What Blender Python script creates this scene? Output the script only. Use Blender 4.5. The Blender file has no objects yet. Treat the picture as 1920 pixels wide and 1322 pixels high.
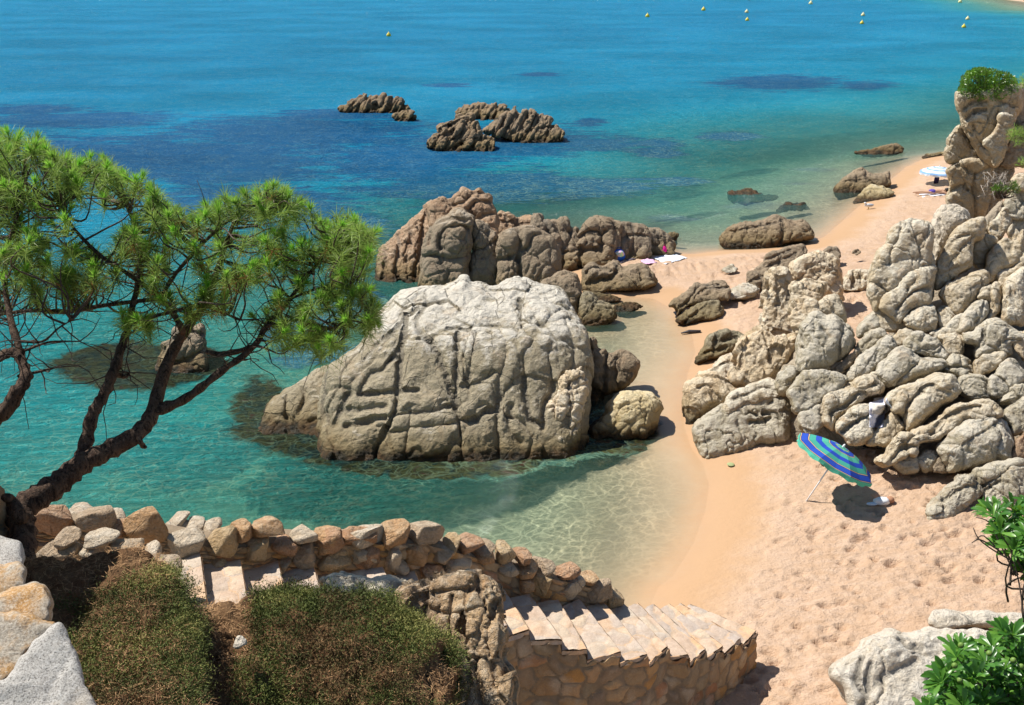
import bpy, math, random
import numpy as np
import openvdb
from mathutils import Vector, Matrix
random.seed(7); RNG = np.random.default_rng(7)
SC = bpy.context.scene; COL = SC.collection
# ------------------------------------------------------------ camera model
H = 11.0; TH = math.radians(20.0); F = 2059.0
CP = np.array([0.0, 0.0, H])
FW = np.array([0, math.cos(TH), -math.sin(TH)]); UP = np.array([0, math.sin(TH), math.cos(TH)]); RT = np.array([1.0, 0, 0])
def rays(px, py):
    px = np.asarray(px, float); py = np.asarray(py, float)
    return FW + ((px-960)/F)[..., None]*RT + (-(py-661)/F)[..., None]*UP
def atz(px, py, z=0.0):
    d = rays(px, py); D = (z-H)/d[..., 2]
    return CP + D[..., None]*d
def atd(px, py, D):
    return CP + np.asarray(D, float)[..., None]*rays(px, py)
def Z(o, s):
    return lambda L: [(o[0]+x/s, o[1]+y/s) for x, y in L]
z1 = Z((480, 500), 3.305); z2 = Z((820, 500), 3.305); z3 = Z((1240, 440), 3.672); z4 = Z((1580, 360), 3.888)
z5 = Z((1460, 600), 3.672); z6 = Z((1720, 100), 3.89); z7 = Z((660, 340), 3.048); z8 = Z((900, 1040), 3.556)
zB = Z((1240, 100), 2.2029); zC = Z((1240, 560), 2.644); zS = Z((0, 880), 2.743); zR = Z((1400, 900), 3.133)
zO = Z((560, 130), 3.4286); zT = Z((0, 200), 2.3605); zU = Z((1460, 720), 4.72); zP = Z((1100, 560), 3.887); zF = Z((600, 900), 2.2588)
zI = Z((0, 0), 1.0)
# ------------------------------------------------------------ noise
def _h(ix, iy, iz, k=0):
    n = (ix*374761393 + iy*668265263 + iz*2147483647 + k*1274126177) & 0xffffffff
    n = ((n ^ (n >> 13))*1274126177) & 0xffffffff
    n = ((n ^ (n >> 15))*2246822519) & 0xffffffff
    return ((n ^ (n >> 16)) & 0xffffff)/float(0xffffff)
def vnoise(p):
    i = np.floor(p).astype(np.int64); f = p-i; f = f*f*f*(f*(f*6-15)+10)
    r = 0
    for a in (0, 1):
        wa = f[:, 0] if a else 1-f[:, 0]
        for b in (0, 1):
            wb = f[:, 1] if b else 1-f[:, 1]
            for c in (0, 1):
                wc = f[:, 2] if c else 1-f[:, 2]
                r = r + wa*wb*wc*_h(i[:, 0]+a, i[:, 1]+b, i[:, 2]+c)
    return r*2-1
def fbm(p, o=4, g=0.5):
    r = 0; a = 1; t = 0
    for k in range(o):
        r = r + a*vnoise(p*2**k + 17.3*k); t += a; a *= g
    return r/t
def voro(p, jit=0.9):
    """F1, F2, cell random"""
    i = np.floor(p).astype(np.int64); n = len(p)
    d1 = np.full(n, 9.0); d2 = np.full(n, 9.0); cr = np.zeros(n)
    for a in (-1, 0, 1):
        for b in (-1, 0, 1):
            for c in (-1, 0, 1):
                q = [i[:, 0]+a, i[:, 1]+b, i[:, 2]+c]
                fx = q[0]+0.5+jit*(_h(*q, 1)-0.5); fy = q[1]+0.5+jit*(_h(*q, 2)-0.5); fz = q[2]+0.5+jit*(_h(*q, 3)-0.5)
                d = (fx-p[:, 0])**2+(fy-p[:, 1])**2+(fz-p[:, 2])**2
                m = d < d1
                d2 = np.where(m, d1, np.minimum(d2, d)); d1 = np.where(m, d, d1)
                cr = np.where(m, _h(*q, 5), cr)
    return np.sqrt(d1), np.sqrt(d2), cr
# ------------------------------------------------------------ mesh helpers
def mk(name, V, Fc, mat=None, parent=None, smooth=True, attrs=None):
    me = bpy.data.meshes.new(name)
    V = np.ascontiguousarray(V, dtype=np.float32).reshape(-1, 3)
    if isinstance(Fc, np.ndarray): groups = [Fc]
    elif len(Fc) and isinstance(Fc[0], np.ndarray): groups = [f for f in Fc if len(f)]
    else: groups = None
    if groups is not None:
        loops = np.concatenate([g.ravel() for g in groups]).astype(np.int32)
        tot = np.concatenate([np.full(len(g), g.shape[1]) for g in groups]).astype(np.int32)
        st = np.concatenate([[0], np.cumsum(tot)[:-1]]).astype(np.int32)
        me.vertices.add(len(V)); me.vertices.foreach_set('co', V.ravel())
        me.loops.add(len(loops)); me.loops.foreach_set('vertex_index', loops)
        me.polygons.add(len(tot)); me.polygons.foreach_set('loop_start', st); me.polygons.foreach_set('loop_total', tot)
        me.update(calc_edges=True)
    else:
        me.from_pydata([tuple(map(float, v)) for v in V], [], [tuple(int(i) for i in f) for f in Fc]); me.update()
    me.polygons.foreach_set('use_smooth', np.full(len(me.polygons), smooth))
    for k, a in (attrs or {}).items():
        a = np.asarray(a, dtype=np.float32)
        if a.ndim == 1:
            at = me.attributes.new(k, 'FLOAT', 'POINT'); at.data.foreach_set('value', a)
        else:
            at = me.attributes.new(k, 'FLOAT_COLOR', 'POINT')
            at.data.foreach_set('color', np.concatenate([a, np.ones((len(a), 1), np.float32)], 1).ravel())
    if mat: me.materials.append(mat)
    o = bpy.data.objects.new(name, me); COL.objects.link(o)
    if parent is not None:
        o.parent = parent
        o.matrix_parent_inverse = Matrix.Translation(parent.location).inverted() if parent.rotation_euler[:] == (0, 0, 0) else parent.matrix_basis.inverted()
    return o
def tag(o, label=None, cat=None, group=None, kind=None):
    if label: o['label'] = label
    if cat: o['category'] = cat
    if group: o['group'] = group
    if kind: o['kind'] = kind
    return o
def thing(name, label, cat, loc, group=None):
    o = bpy.data.objects.new(name, None); COL.objects.link(o); o.location = loc
    o.empty_display_size = 0.1
    return tag(o, label, cat, group)
def gridfaces(nu, nv):
    i = np.arange(nu*nv).reshape(nu, nv)
    return np.stack([i[:-1, :-1], i[1:, :-1], i[1:, 1:], i[:-1, 1:]], -1).reshape(-1, 4)
def norms(me):
    n = np.empty(len(me.vertices)*3, np.float32); me.vertex_normals.foreach_get('vector', n); return n.reshape(-1, 3).astype(float)
def curve(pts, n=6, closed=True):
    """Catmull-Rom"""
    P = np.array(pts, float); N = len(P); out = []
    rng = range(N) if closed else range(N-1)
    for i in rng:
        if closed: a, b, c, d = P[(i-1) % N], P[i], P[(i+1) % N], P[(i+2) % N]
        else: a, b, c, d = P[max(i-1, 0)], P[i], P[i+1], P[min(i+2, N-1)]
        for k in range(n):
            t = k/n
            out.append(0.5*((2*b)+(-a+c)*t+(2*a-5*b+4*c-d)*t*t+(-a+3*b-3*c+d)*t**3))
    if not closed: out.append(P[-1])
    return np.array(out)
def polysd(X, Y, P, signed=True):
    """signed distance (positive inside) of points to polygon P"""
    sh = X.shape; x = X.ravel(); y = Y.ravel(); d = np.full(x.shape, 1e18); ins = np.zeros(x.shape, bool)
    N = len(P)
    for i in range(N if signed else N-1):
        ax, ay = P[i]; bx, by = P[(i+1) % N]
        ex, ey = bx-ax, by-ay; L = ex*ex+ey*ey+1e-12
        t = np.clip(((x-ax)*ex+(y-ay)*ey)/L, 0, 1)
        d = np.minimum(d, (x-ax-t*ex)**2+(y-ay-t*ey)**2)
        if signed and ay != by:
            c = ((ay > y) != (by > y)) & (x < (bx-ax)*(y-ay)/(by-ay)+ax)
            ins ^= c
    d = np.sqrt(d)
    if signed: d = np.where(ins, d, -d)
    return d.reshape(sh)
def tube(pts, rad, n=10, wob=0.0, seed=0):
    """returns V, F of a tapered tube"""
    P = np.array(pts, float); R = np.array(rad, float); V = []; m = len(P)
    T = np.gradient(P, axis=0); T /= np.linalg.norm(T, axis=1)[:, None]+1e-9
    u = np.cross(T[0], [0.3, 0.2, 1.0]); u /= np.linalg.norm(u)
    ang = np.linspace(0, 2*math.pi, n, endpoint=False); rs = np.random.default_rng(seed)
    for i in range(m):
        u = u-T[i]*np.dot(u, T[i]); u /= np.linalg.norm(u)+1e-9; v = np.cross(T[i], u)
        r = R[i]*(1+wob*(rs.random(n)-0.5))
        V.append(P[i]+r[:, None]*(np.cos(ang)[:, None]*u+np.sin(ang)[:, None]*v))
    V = np.concatenate(V); i = np.arange(m*n).reshape(m, n); j = np.roll(i, -1, 1)
    Fq = np.stack([i[:-1], j[:-1], j[1:], i[1:]], -1).reshape(-1, 4)
    V = np.vstack([V, P[0], P[-1]]); c0, c1 = m*n, m*n+1
    Ft = np.concatenate([np.stack([j[0], i[0], np.full(n, c0)], -1), np.stack([i[-1], j[-1], np.full(n, c1)], -1)])
    return V, Fq, Ft
class MB:
    def __init__(s): s.V = []; s.Q = []; s.T = []; s.n = 0; s.A = {}
    def add(s, V, Q=None, T=None, **att):
        V = np.asarray(V, float)
        if Q is not None and len(Q): s.Q.append(np.asarray(Q)+s.n)
        if T is not None and len(T): s.T.append(np.asarray(T)+s.n)
        for k, a in att.items(): s.A.setdefault(k, []).append(np.asarray(a))
        s.V.append(V); s.n += len(V)
    def box(s, c, h, rot=None):
        S = np.array([[-1,-1,-1],[1,-1,-1],[1,1,-1],[-1,1,-1],[-1,-1,1],[1,-1,1],[1,1,1],[-1,1,1]], float)*h
        if rot is not None: S = S@np.array(rot).T
        s.add(S+np.array(c), [[0,3,2,1],[4,5,6,7],[0,1,5,4],[1,2,6,5],[2,3,7,6],[3,0,4,7]])
    def tube(s, pts, rad, **k):
        V, Q, T = tube(pts, rad, **k); s.add(V, Q, T)
    def build(s, name, mat, parent=None, smooth=True):
        fs = []
        if s.Q: fs.append(np.concatenate(s.Q))
        if s.T: fs.append(np.concatenate(s.T))
        return mk(name, np.concatenate(s.V), fs, mat, parent, smooth, {k: np.concatenate(v) for k, v in s.A.items()})
def ellipsoid(c, r, nu=16, nv=10, amp=0.0, rot=None):
    V = []; 
    for i in range(nv+1):
        a = math.pi*i/nv
        for j in range(nu):
            b = 2*math.pi*j/nu
            V.append((math.sin(a)*math.cos(b), math.sin(a)*math.sin(b), math.cos(a)))
    V = np.array(V)
    if amp: V = V*(1+amp*fbm(V*2.1+np.array(c)*3.3, 3))[:, None]
    V = V*np.array(r)
    if rot is not None: V = V@np.array(rot).T
    i = np.arange((nv+1)*nu).reshape(nv+1, nu); j = np.roll(i, -1, 1)
    return V+np.array(c), np.stack([i[:-1], i[1:], j[1:], j[:-1]], -1).reshape(-1, 4)
# ------------------------------------------------------------ materials
class NT:
    def __init__(s, name):
        s.m = bpy.data.materials.new(name); s.m.use_nodes = True; s.t = s.m.node_tree; s.t.nodes.clear()
        s.out = s.n('ShaderNodeOutputMaterial')
    def n(s, ty, **kw):
        nd = s.t.nodes.new(ty)
        for k, v in kw.items():
            if k in ('operation', 'blend_type', 'data_type', 'attribute_name', 'feature', 'distance', 'interpolation_type', 'clamp', 'use_clamp', 'noise_dimensions', 'invert', 'voronoi_dimensions', 'distribution', 'noise_type', 'vector_type'):
                setattr(nd, k, v)
        return nd
    def L(s, a, b): s.t.links.new(a, b)
    def put(s, sock, v):
        if isinstance(v, bpy.types.NodeSocket): s.L(v, sock)
        elif v is not None:
            if sock.type == 'RGBA' and len(v) == 3: v = (*v, 1)
            sock.default_value = v
    def pos(s): return s.n('ShaderNodeNewGeometry').outputs['Position']
    def math(s, op, a, b=0.0, c=None, clamp=False):
        nd = s.n('ShaderNodeMath', operation=op); nd.use_clamp = clamp
        s.put(nd.inputs[0], a); s.put(nd.inputs[1], b)
        if c is not None: s.put(nd.inputs[2], c)
        return nd.outputs[0]
    def mix(s, f, a, b, bt='MIX'):
        nd = s.n('ShaderNodeMix'); nd.data_type = 'RGBA'; nd.blend_type = bt; nd.clamp_factor = True
        s.put(nd.inputs[0], f); s.put(nd.inputs[6], a); s.put(nd.inputs[7], b); return nd.outputs[2]
    def map(s, v, sc=(1, 1, 1), rot=(0, 0, 0)):
        nd = s.n('ShaderNodeMapping'); s.put(nd.inputs['Vector'], v); nd.inputs['Scale'].default_value = sc; nd.inputs['Rotation'].default_value = rot; return nd.outputs[0]
    def noise(s, v, sc, det=4, rough=0.55, dist=0.0, col=False):
        nd = s.n('ShaderNodeTexNoise'); s.put(nd.inputs['Vector'], v); s.put(nd.inputs['Scale'], sc); nd.inputs['Detail'].default_value = det
        nd.inputs['Roughness'].default_value = rough; nd.inputs['Distortion'].default_value = dist
        return nd.outputs['Color' if col else 'Fac']
    def voro(s, v, sc, feature='F1', rnd=1.0, out='Distance'):
        nd = s.n('ShaderNodeTexVoronoi'); nd.feature = feature; s.put(nd.inputs['Vector'], v); s.put(nd.inputs['Scale'], sc); nd.inputs['Randomness'].default_value = rnd
        return nd.outputs[out]
    def ramp(s, f, stops, interp='LINEAR'):
        nd = s.n('ShaderNodeValToRGB'); cr = nd.color_ramp; cr.interpolation = interp
        while len(cr.elements) < len(stops): cr.elements.new(0.5)
        for e, (p, c) in zip(cr.elements, stops): e.position = p; e.color = (*c, 1) if len(c) == 3 else c
        s.put(nd.inputs[0], f); return nd.outputs[0]
    def rng(s, v, a, b, c=0.0, d=1.0, smooth=False):
        nd = s.n('ShaderNodeMapRange'); nd.interpolation_type = 'SMOOTHSTEP' if smooth else 'LINEAR'
        s.put(nd.inputs[0], v)
        for k, x in zip((1, 2, 3, 4), (a, b, c, d)): s.put(nd.inputs[k], x)
        return nd.outputs[0]
    def sep(s, v):
        nd = s.n('ShaderNodeSeparateXYZ'); s.put(nd.inputs[0], v); return nd.outputs
    def attr(s, name, out='Fac'):
        nd = s.n('ShaderNodeAttribute'); nd.attribute_name = name; return nd.outputs[out]
    def bump(s, h, dist=0.02, st=1.0, nrm=None):
        nd = s.n('ShaderNodeBump'); nd.inputs['Distance'].default_value = dist; s.put(nd.inputs['Strength'], st); s.put(nd.inputs['Height'], h)
        if nrm is not None: s.put(nd.inputs['Normal'], nrm)
        return nd.outputs[0]
    def bsdf(s, col, rough=0.9, nrm=None, spec=0.3, **kw):
        nd = s.n('ShaderNodeBsdfPrincipled'); s.put(nd.inputs['Base Color'], col); s.put(nd.inputs['Roughness'], rough)
        nd.inputs['Specular IOR Level'].default_value = spec
        if nrm is not None: s.put(nd.inputs['Normal'], nrm)
        for k, v in kw.items(): s.put(nd.inputs[k.replace('_', ' ')], v)
        return nd.outputs[0]
    def done(s, sh): s.L(sh, s.out.inputs[0]); return s.m
def plain(name, col, rough=0.7, spec=0.3, var=0.12, sc=8):
    t = NT(name); p = t.pos(); n = t.noise(p, sc, 4)
    c = t.mix(t.rng(n, 0.3, 0.7), tuple(x*(1-var) for x in col), tuple(min(1, x*(1+var)) for x in col))
    return t.done(t.bsdf(c, rough, t.bump(t.noise(p, sc*8, 3), 0.004), spec))
def rockmat(name, base, alt, pale, paleamt=0.45, stain=(0.33, 0.17, 0.07), stainamt=0.25, tide=True, grain=1.0, crackscale=2.2, zpale=None, crackamt=1.0, px=1.0):
    t = NT(name); p = t.pos(); rnd = t.n('ShaderNodeObjectInfo').outputs['Random']
    n1 = t.noise(p, 0.55*px, 6, 0.62, 0.6); n2 = t.noise(p, 2.3*px, 7, 0.65, 0.4); n3 = t.noise(p, 38, 3, 0.7)
    c = t.mix(t.rng(n1, 0.36, 0.64), base, alt)
    up = t.sep(t.n('ShaderNodeNewGeometry').outputs['True Normal'])[2]
    # pale patches, stronger on upward faces
    f = t.math('ADD', n2, t.math('MULTIPLY', up, 0.22))
    if zpale is not None:
        zz = t.rng(t.sep(p)[2], zpale[0], zpale[1], -0.20, 0.22); f = t.math('ADD', f, zz)
    c = t.mix(t.math('MULTIPLY', t.rng(f, 0.68-paleamt*0.3, 0.88-paleamt*0.3), 0.9), c, pale)
    # iron streaks running down
    st = t.noise(t.map(p, (2.2, 2.2, 0.35)), 1.0, 5, 0.6, 0.8)
    c = t.mix(t.math('MULTIPLY', t.rng(st, 0.56, 0.72), stainamt*2.2), c, stain)
    # joints: dirt-filled fine cracks, with deep-crack shade painted into the colour
    w = t.mix(0.12, p, t.noise(p, 1.6, 4, col=True)); 
    cr = t.voro(t.map(w, (1, 1, 0.62), (0.3, 0.5, 0.2)), crackscale, 'DISTANCE_TO_EDGE')
    crf = t.math('MULTIPLY', t.rng(cr, 0.0, 0.022, 1.0, 0.0, True), t.math('MULTIPLY', t.rng(t.noise(p, 0.9, 3), 0.47, 0.6), crackamt))
    c = t.mix(t.math('MULTIPLY', crf, 0.6), c, tuple(x*0.3 for x in base))
    jn = t.attr('joint'); c = t.mix(t.math('MULTIPLY', t.rng(t.math('ADD', jn, t.math('MULTIPLY', t.math('SUBTRACT', n2, .5), .5)), .25, .8), .8), c, tuple(x*0.22 for x in base))
    # mineral grain
    c = t.mix(t.rng(n3, 0.28, 0.72, 0.0, 1.0), t.mix(0.22*grain, c, (0.12, 0.10, 0.08)), t.mix(0.26*grain, c, (0.90, 0.85, 0.75)))
    c = t.mix(t.rng(rnd, 0, 1, 0.0, 0.35), c, alt)
    rough = 0.9
    if tide:
        z = t.math('ADD', t.sep(p)[2], t.math('MULTIPLY', t.math('SUBTRACT', n2, 0.5), 0.5))
        c = t.mix(t.rng(z, 0.75, 0.25), c, t.mix(0.7, c, (0.22, 0.155, 0.06)))
        c = t.mix(t.rng(z, 0.30, 0.12), c, t.mix(t.rng(t.noise(p, 3.5, 3), 0.4, 0.6), (0.035, 0.028, 0.014), (0.10, 0.055, 0.02)))
        rough = t.rng(z, 0.02, 0.2, 0.35, 0.9)
    b1 = t.math('ADD', t.math('MULTIPLY', n2, 1.0), t.math('MULTIPLY', t.noise(p, 9, 6, 0.72), 0.55))
    nb = t.bump(b1, 0.20, 0.9)
    nb = t.bump(t.math('ADD', t.math('MULTIPLY', crf, -1.0), t.math('MULTIPLY', n3, 0.10)), 0.05, 0.8, nb)
    return t.done(t.bsdf(c, rough, nb, 0.25))
# ------------------------------------------------------------ rock builder (signed-distance solid, meshed, displaced)
ROCKN = [0]
def rock(outline, base, mat, label=None, tilt=50, yaw=0, T=None, R=None, s=None, cracks=(), cw=3.0, cd=9.0, pillow=0.0,
         cell=None, camp=0.05, cstep=0.0, namp=0.035, rough=0.02, crease=0.05, wob=3.0, aniso=(1, 1, 1), arot=0.0, name='boulder', cat='rock', group=None, parent=None, D=None, smooth_o=True, kind=None, plam=12.0, extra=0.0, dome=0.0, brk=None):
    cw = cw*0.68
    """outline: image-traced silhouette of a boulder; base: (px,py,z) ground contact of its front face"""
    ROCKN[0] += 1; rid = ROCKN[0]
    if D is None:
        bp = atz(base[0], base[1], base[2]) if base[2] is not None else None
    else: bp = atd(base[0], base[1], D)
    Db = float((bp-CP)@FW) - extra; bp = atd(base[0], base[1], Db); m = Db/F
    a = math.radians(tilt); yw = math.radians(yaw)
    nrm = np.array([math.sin(yw)*math.cos(a), -math.cos(yw)*math.cos(a), math.sin(a)])
    P = curve(outline, 5) if smooth_o else np.array(outline, float)
    lo = P.min(0); hi = P.max(0); span = (hi-lo)
    if s is None: s = 2.2 if max(span) > 150 else (1.8 if max(span) > 70 else 1.5)
    pad = 3
    us = np.arange(lo[0]-pad*s, hi[0]+pad*s+s, s); vs = np.arange(lo[1]-pad*s, hi[1]+pad*s+s, s)
    U, Vv = np.meshgrid(us, vs, indexing='ij')
    wx = fbm(np.stack([U.ravel()/28, Vv.ravel()/28, np.full(U.size, rid*3.7)], 1), 3).reshape(U.shape)*wob
    wy = fbm(np.stack([U.ravel()/28+50, Vv.ravel()/28, np.full(U.size, rid*3.7)], 1), 3).reshape(U.shape)*wob
    d2 = polysd(U+wx, Vv+wy, P); md = float(d2.max())
    if T is None: T = 1.9*md
    if R is None: R = 0.85*md
    R = min(R, T*0.5)
    cw = max(cw, 1.7*s); ck = np.zeros_like(U)
    rel = -dome*(1-np.clip(1-d2/md, 0, 1)**2)
    if brk: rel = rel + brk[1]*np.logaddexp(0, (brk[0]+14*wx/(wob+1e-6)-Vv)/12.0)*12.0
    relb = rel.copy(); rel = np.zeros_like(U)
    if cracks:
        dc = np.full(U.shape, 1e9)
        for c in cracks:
            k = 1.0
            if not isinstance(c[0], (tuple, list)): k = c[0]; c = c[1]
            d = polysd(U+wx*1.3, Vv+wy*1.3, curve(c, 4, False), signed=False)
            rel = np.maximum(rel, min(cd, 2.6*cw)*k*np.exp(-(d/cw)**1.6)); dc = np.minimum(dc, d); ck = np.maximum(ck, min(k+.15, 1)*np.exp(-(d/(1.15*s))**2))
        rel = rel - pillow*(1-np.exp(-dc/plam))
    rel = rel+relb
    wmin = -pad*s-pillow-dome; wmax = T+pad*s
    ws = np.arange(wmin, wmax+s, s)
    A = np.maximum(R-d2, 0)[:, :, None]; W = ws[None, None, :]
    B = np.maximum(R-(W-rel[:, :, None]), 0); C = np.maximum(R-(T-W), 0)
    pn = 2.5; f = (A**pn+np.maximum(B, C)**pn)**(1/pn)-R
    g = openvdb.FloatGrid(background=float(R)); g.copyFromArray(np.clip(f, -6*s, 6*s).astype(np.float32))
    pts, _, quads = g.convertToPolygons(isovalue=0.0)
    pts = pts.astype(float); ea = np.concatenate([quads[:, [0, 1]], quads[:, [1, 2]], quads[:, [2, 3]], quads[:, [3, 0]]]).astype(np.int64)
    deg = np.bincount(ea[:, 0], minlength=len(pts))+np.bincount(ea[:, 1], minlength=len(pts))+1e-9
    for _ in range(3):
        for lam in (.6, -.35):
            nb_ = np.stack([np.bincount(ea[:, 0], pts[ea[:, 1], k_], len(pts))+np.bincount(ea[:, 1], pts[ea[:, 0], k_], len(pts)) for k_ in range(3)], 1)/deg[:, None]; pts = pts+lam*(nb_-pts)
    u = us[0]+pts[:, 0]*s; v = vs[0]+pts[:, 1]*s; w = wmin+pts[:, 2]*s
    d = rays(u, v); Dp = ((bp-CP)@nrm)/(d@nrm)
    Dp = np.clip(Dp, Db*0.7, Db*1.6)
    Pw = CP+(Dp+w*m)[:, None]*d
    # displacement
    me = mk('tmp', Pw, quads[:, ::-1].copy()); N = norms(me.data); bpy.data.objects.remove(me)
    cen = Pw.mean(0)
    if np.mean(np.einsum('ij,ij->i', N, Pw-cen)) < 0: N = -N; quads = quads[:, ::-1]
    size = md*m
    if cell is None: cell = max(0.25, size*0.9)
    ca, sa = math.cos(arot), math.sin(arot)
    q = Pw@np.array([[ca, 0, sa], [0, 1, 0], [-sa, 0, ca]]).T
    q = q/np.array(aniso)/cell + rid*11.7
    q = q + 0.09*np.stack([fbm(q*1.1+5, 3), fbm(q*1.1+9, 3), fbm(q*1.1+13, 3)], 1)
    f1, f2, cr = voro(q); e = f2-f1
    n0 = fbm(Pw*np.array([1.0, 1.0, .6])*1.5/max(0.35, size)+rid*2.3, 4); crk = np.clip(1-np.abs(n0)*9, 0, 1)**1.5
    disp = camp*(np.minimum(e*4.5, 1)**0.6-0.85) - crease*min(1, size/.6)*crk - crease*.5*np.abs(fbm(Pw*3.1+rid, 3)) + cstep*(cr-0.5) + namp*fbm(Pw*1.3/max(0.3, size)+rid*5, 4) + rough*fbm(Pw*7+rid, 4, 0.6)
    Pw = Pw+N*disp[:, None]
    iu = np.clip(((u-us[0])/s).round().astype(int), 0, len(us)-1); iv = np.clip(((v-vs[0])/s).round().astype(int), 0, len(vs)-1)
    joint = np.clip(np.maximum(ck[iu, iv]*(w < T*.5), .55*np.exp(-(e/.035)**2)*min(1, camp/.03+cstep/.1))+.35*crk, 0, 1)
    return tag(mk(name, Pw, np.ascontiguousarray(quads[:, ::-1]), mat, parent, True, {'joint': joint}), label, cat if parent is None else None, group, kind)
SUNE = 5.0; SKYE = 0.07; EXPO = 0.44
# ------------------------------------------------------------ coast outline
shore_px = [(1235, 1100), (1262, 1080), (1300, 1020), (1322, 960), (1330, 910), (1318, 870), (1296, 838), (1283, 800), (1280, 760), (1290, 700), (1304, 660), (1298, 630), (1282, 605),
            (1262, 580), (1225, 560), (1180, 556), (1130, 565), (1090, 590), (1075, 560), (1060, 520), (1050, 480), (1100, 450), (1200, 460), (1262, 474), (1300, 476), (1350, 470), (1420, 468), (1500, 462), (1545, 444), (1575, 418), (1612, 385),
            (1660, 345), (1700, 312), (1745, 291)]
near = [tuple(p[:2]) for p in atz(np.array([p[0] for p in shore_px]), np.array([p[1] for p in shore_px]), 0.0)]
far = [(34, 70), (55, 88), (85, 125), (108, 180), (120, 230)] + [tuple(atz(x, y)[:2]) for x, y in ((1975, 22), (1925, 6), (1880, 0), (1800, -14), (1700, -25))]
LAND = np.array([(-90, -20), (-90, 9.2), (-12, 9.6), (-4, 12.2), (0.0, 14.6), (2.2, 16.2)] + near + far + [(900, 900), (900, -20)], float)
def landsd(x, y): return polysd(np.asarray(x, float), np.asarray(y, float), LAND)
mainfoot = np.array([tuple(atz(x, y)[:2]) for x, y in [(500, 775), (545, 740), (600, 700), (760, 640), (1090, 640), (1180, 680), (1170, 740), (1220, 800), (1110, 835), (1060, 845), (900, 858), (770, 860), (640, 848), (560, 815)]])
weedpoly = np.array([tuple(atz(x, y, -0.6)[:2]) for x, y in [(455, 790), (480, 745), (560, 790), (640, 820), (800, 850), (1000, 850), (1095, 830), (1180, 800), (1240, 835), (1190, 885), (1090, 890), (1030, 912), (920, 935), (810, 945), (700, 932), (600, 908), (520, 885), (450, 850)]])
weed2 = np.array([tuple(atz(x, y, -0.6)[:2]) for x, y in [(110, 715), (170, 690), (250, 675), (320, 690), (400, 690), (430, 720), (380, 745), (300, 765), (210, 765), (140, 745)]])
def patchfield(px, py):
    """deep sea-grass meadows, as seen in image -> sea plane ellipses"""
    L = [(300, 300, 560, 62), (150, 225, 250, 20), (560, 250, 330, 45), (760, 300, 240, 50), (900, 350, 270, 42), (1120, 350, 150, 26), (960, 265, 230, 36), (1120, 270, 150, 16), (1230, 285, 70, 14), (1460, 155, 160, 18), (1370, 257, 72, 12), (1110, 228, 36, 8), (1240, 268, 50, 10),
         (640, 215, 140, 14), (1290, 98, 60, 4), (1620, 160, 70, 12), (470, 380, 260, 46), (650, 420, 120, 30), (1255, 410, 60, 10), (620, 660, 130, 34), (560, 620, 90, 30), (660, 560, 70, 60), (840, 160, 60, 5), (1010, 140, 60, 5), (1420, 385, 90, 10), (1280, 340, 80, 10), (1530, 318, 60, 4), (1500, 345, 40, 3),(60,205,120,12)]
    r = np.full(px.shape, -9.0)
    for a, b, c, d in L:
        r = np.maximum(r, 1-np.sqrt(((px-a)/c)**2+((py-b)/d)**2))
    return r
def project(P):
    v = np.asarray(P, float)-CP; D = v@FW
    return 960+F*(v@RT)/D, 661-F*(v@UP)/D
def height(x, y, fine=True):
    sd = landsd(x, y); p3 = np.stack([x.ravel(), y.ravel(), np.zeros(x.size)], 1)
    n = fbm(p3*0.25, 3).reshape(x.shape)
    up = 0.62*(1-np.exp(-np.maximum(sd, 0)/4.5)) + 0.02*np.clip(sd, 0, 40)
    cove = 1/(1+np.exp(-(x+2.5)/2.0))
    dn = np.minimum(-sd, 60); dn = np.maximum(dn, 0)
    depth = (0.14+0.12*(1-cove))*dn*np.exp(-dn/30)+(0.035+0.07*np.clip((y-38)/18, 0, 1))*dn
    chan = np.exp(-(((x-4.2)/2.2)**2+((y-27)/7.0)**2)); depth = depth*(1-0.55*chan)
    h = np.where(sd > 0, up+0.07*n*np.clip(sd/3, 0, 1), -depth-0.03*n*np.clip(-sd, 0, 1))
    if fine:
        k = np.clip(sd/1.6-0.6, 0, 1)
        f1, f2, cr = voro(np.stack([x.ravel()/0.34, y.ravel()/0.26, np.zeros(x.size)], 1)*1.0, 0.95)
        f1b, _, crb = voro(np.stack([x.ravel()/0.55+7, y.ravel()/0.4, np.ones(x.size)*3], 1), 0.95)
        dim = -0.10*np.exp(-(f1/0.30)**4)*(cr > 0.45)+0.030*np.exp(-((f1-0.46)/0.11)**2)*(cr > .3)-0.12*np.exp(-(f1b/0.27)**4)*(crb > 0.45)+.035*np.exp(-((f1b-0.42)/0.1)**2)*(crb > .5)
        dim = dim+0.055*fbm(p3*np.array([1.9, 3.2, 1]), 4)+0.02*fbm(p3*np.array([7, 9, 1]), 3)
        h = h+k*dim.reshape(x.shape)
    return h, sd
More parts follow.
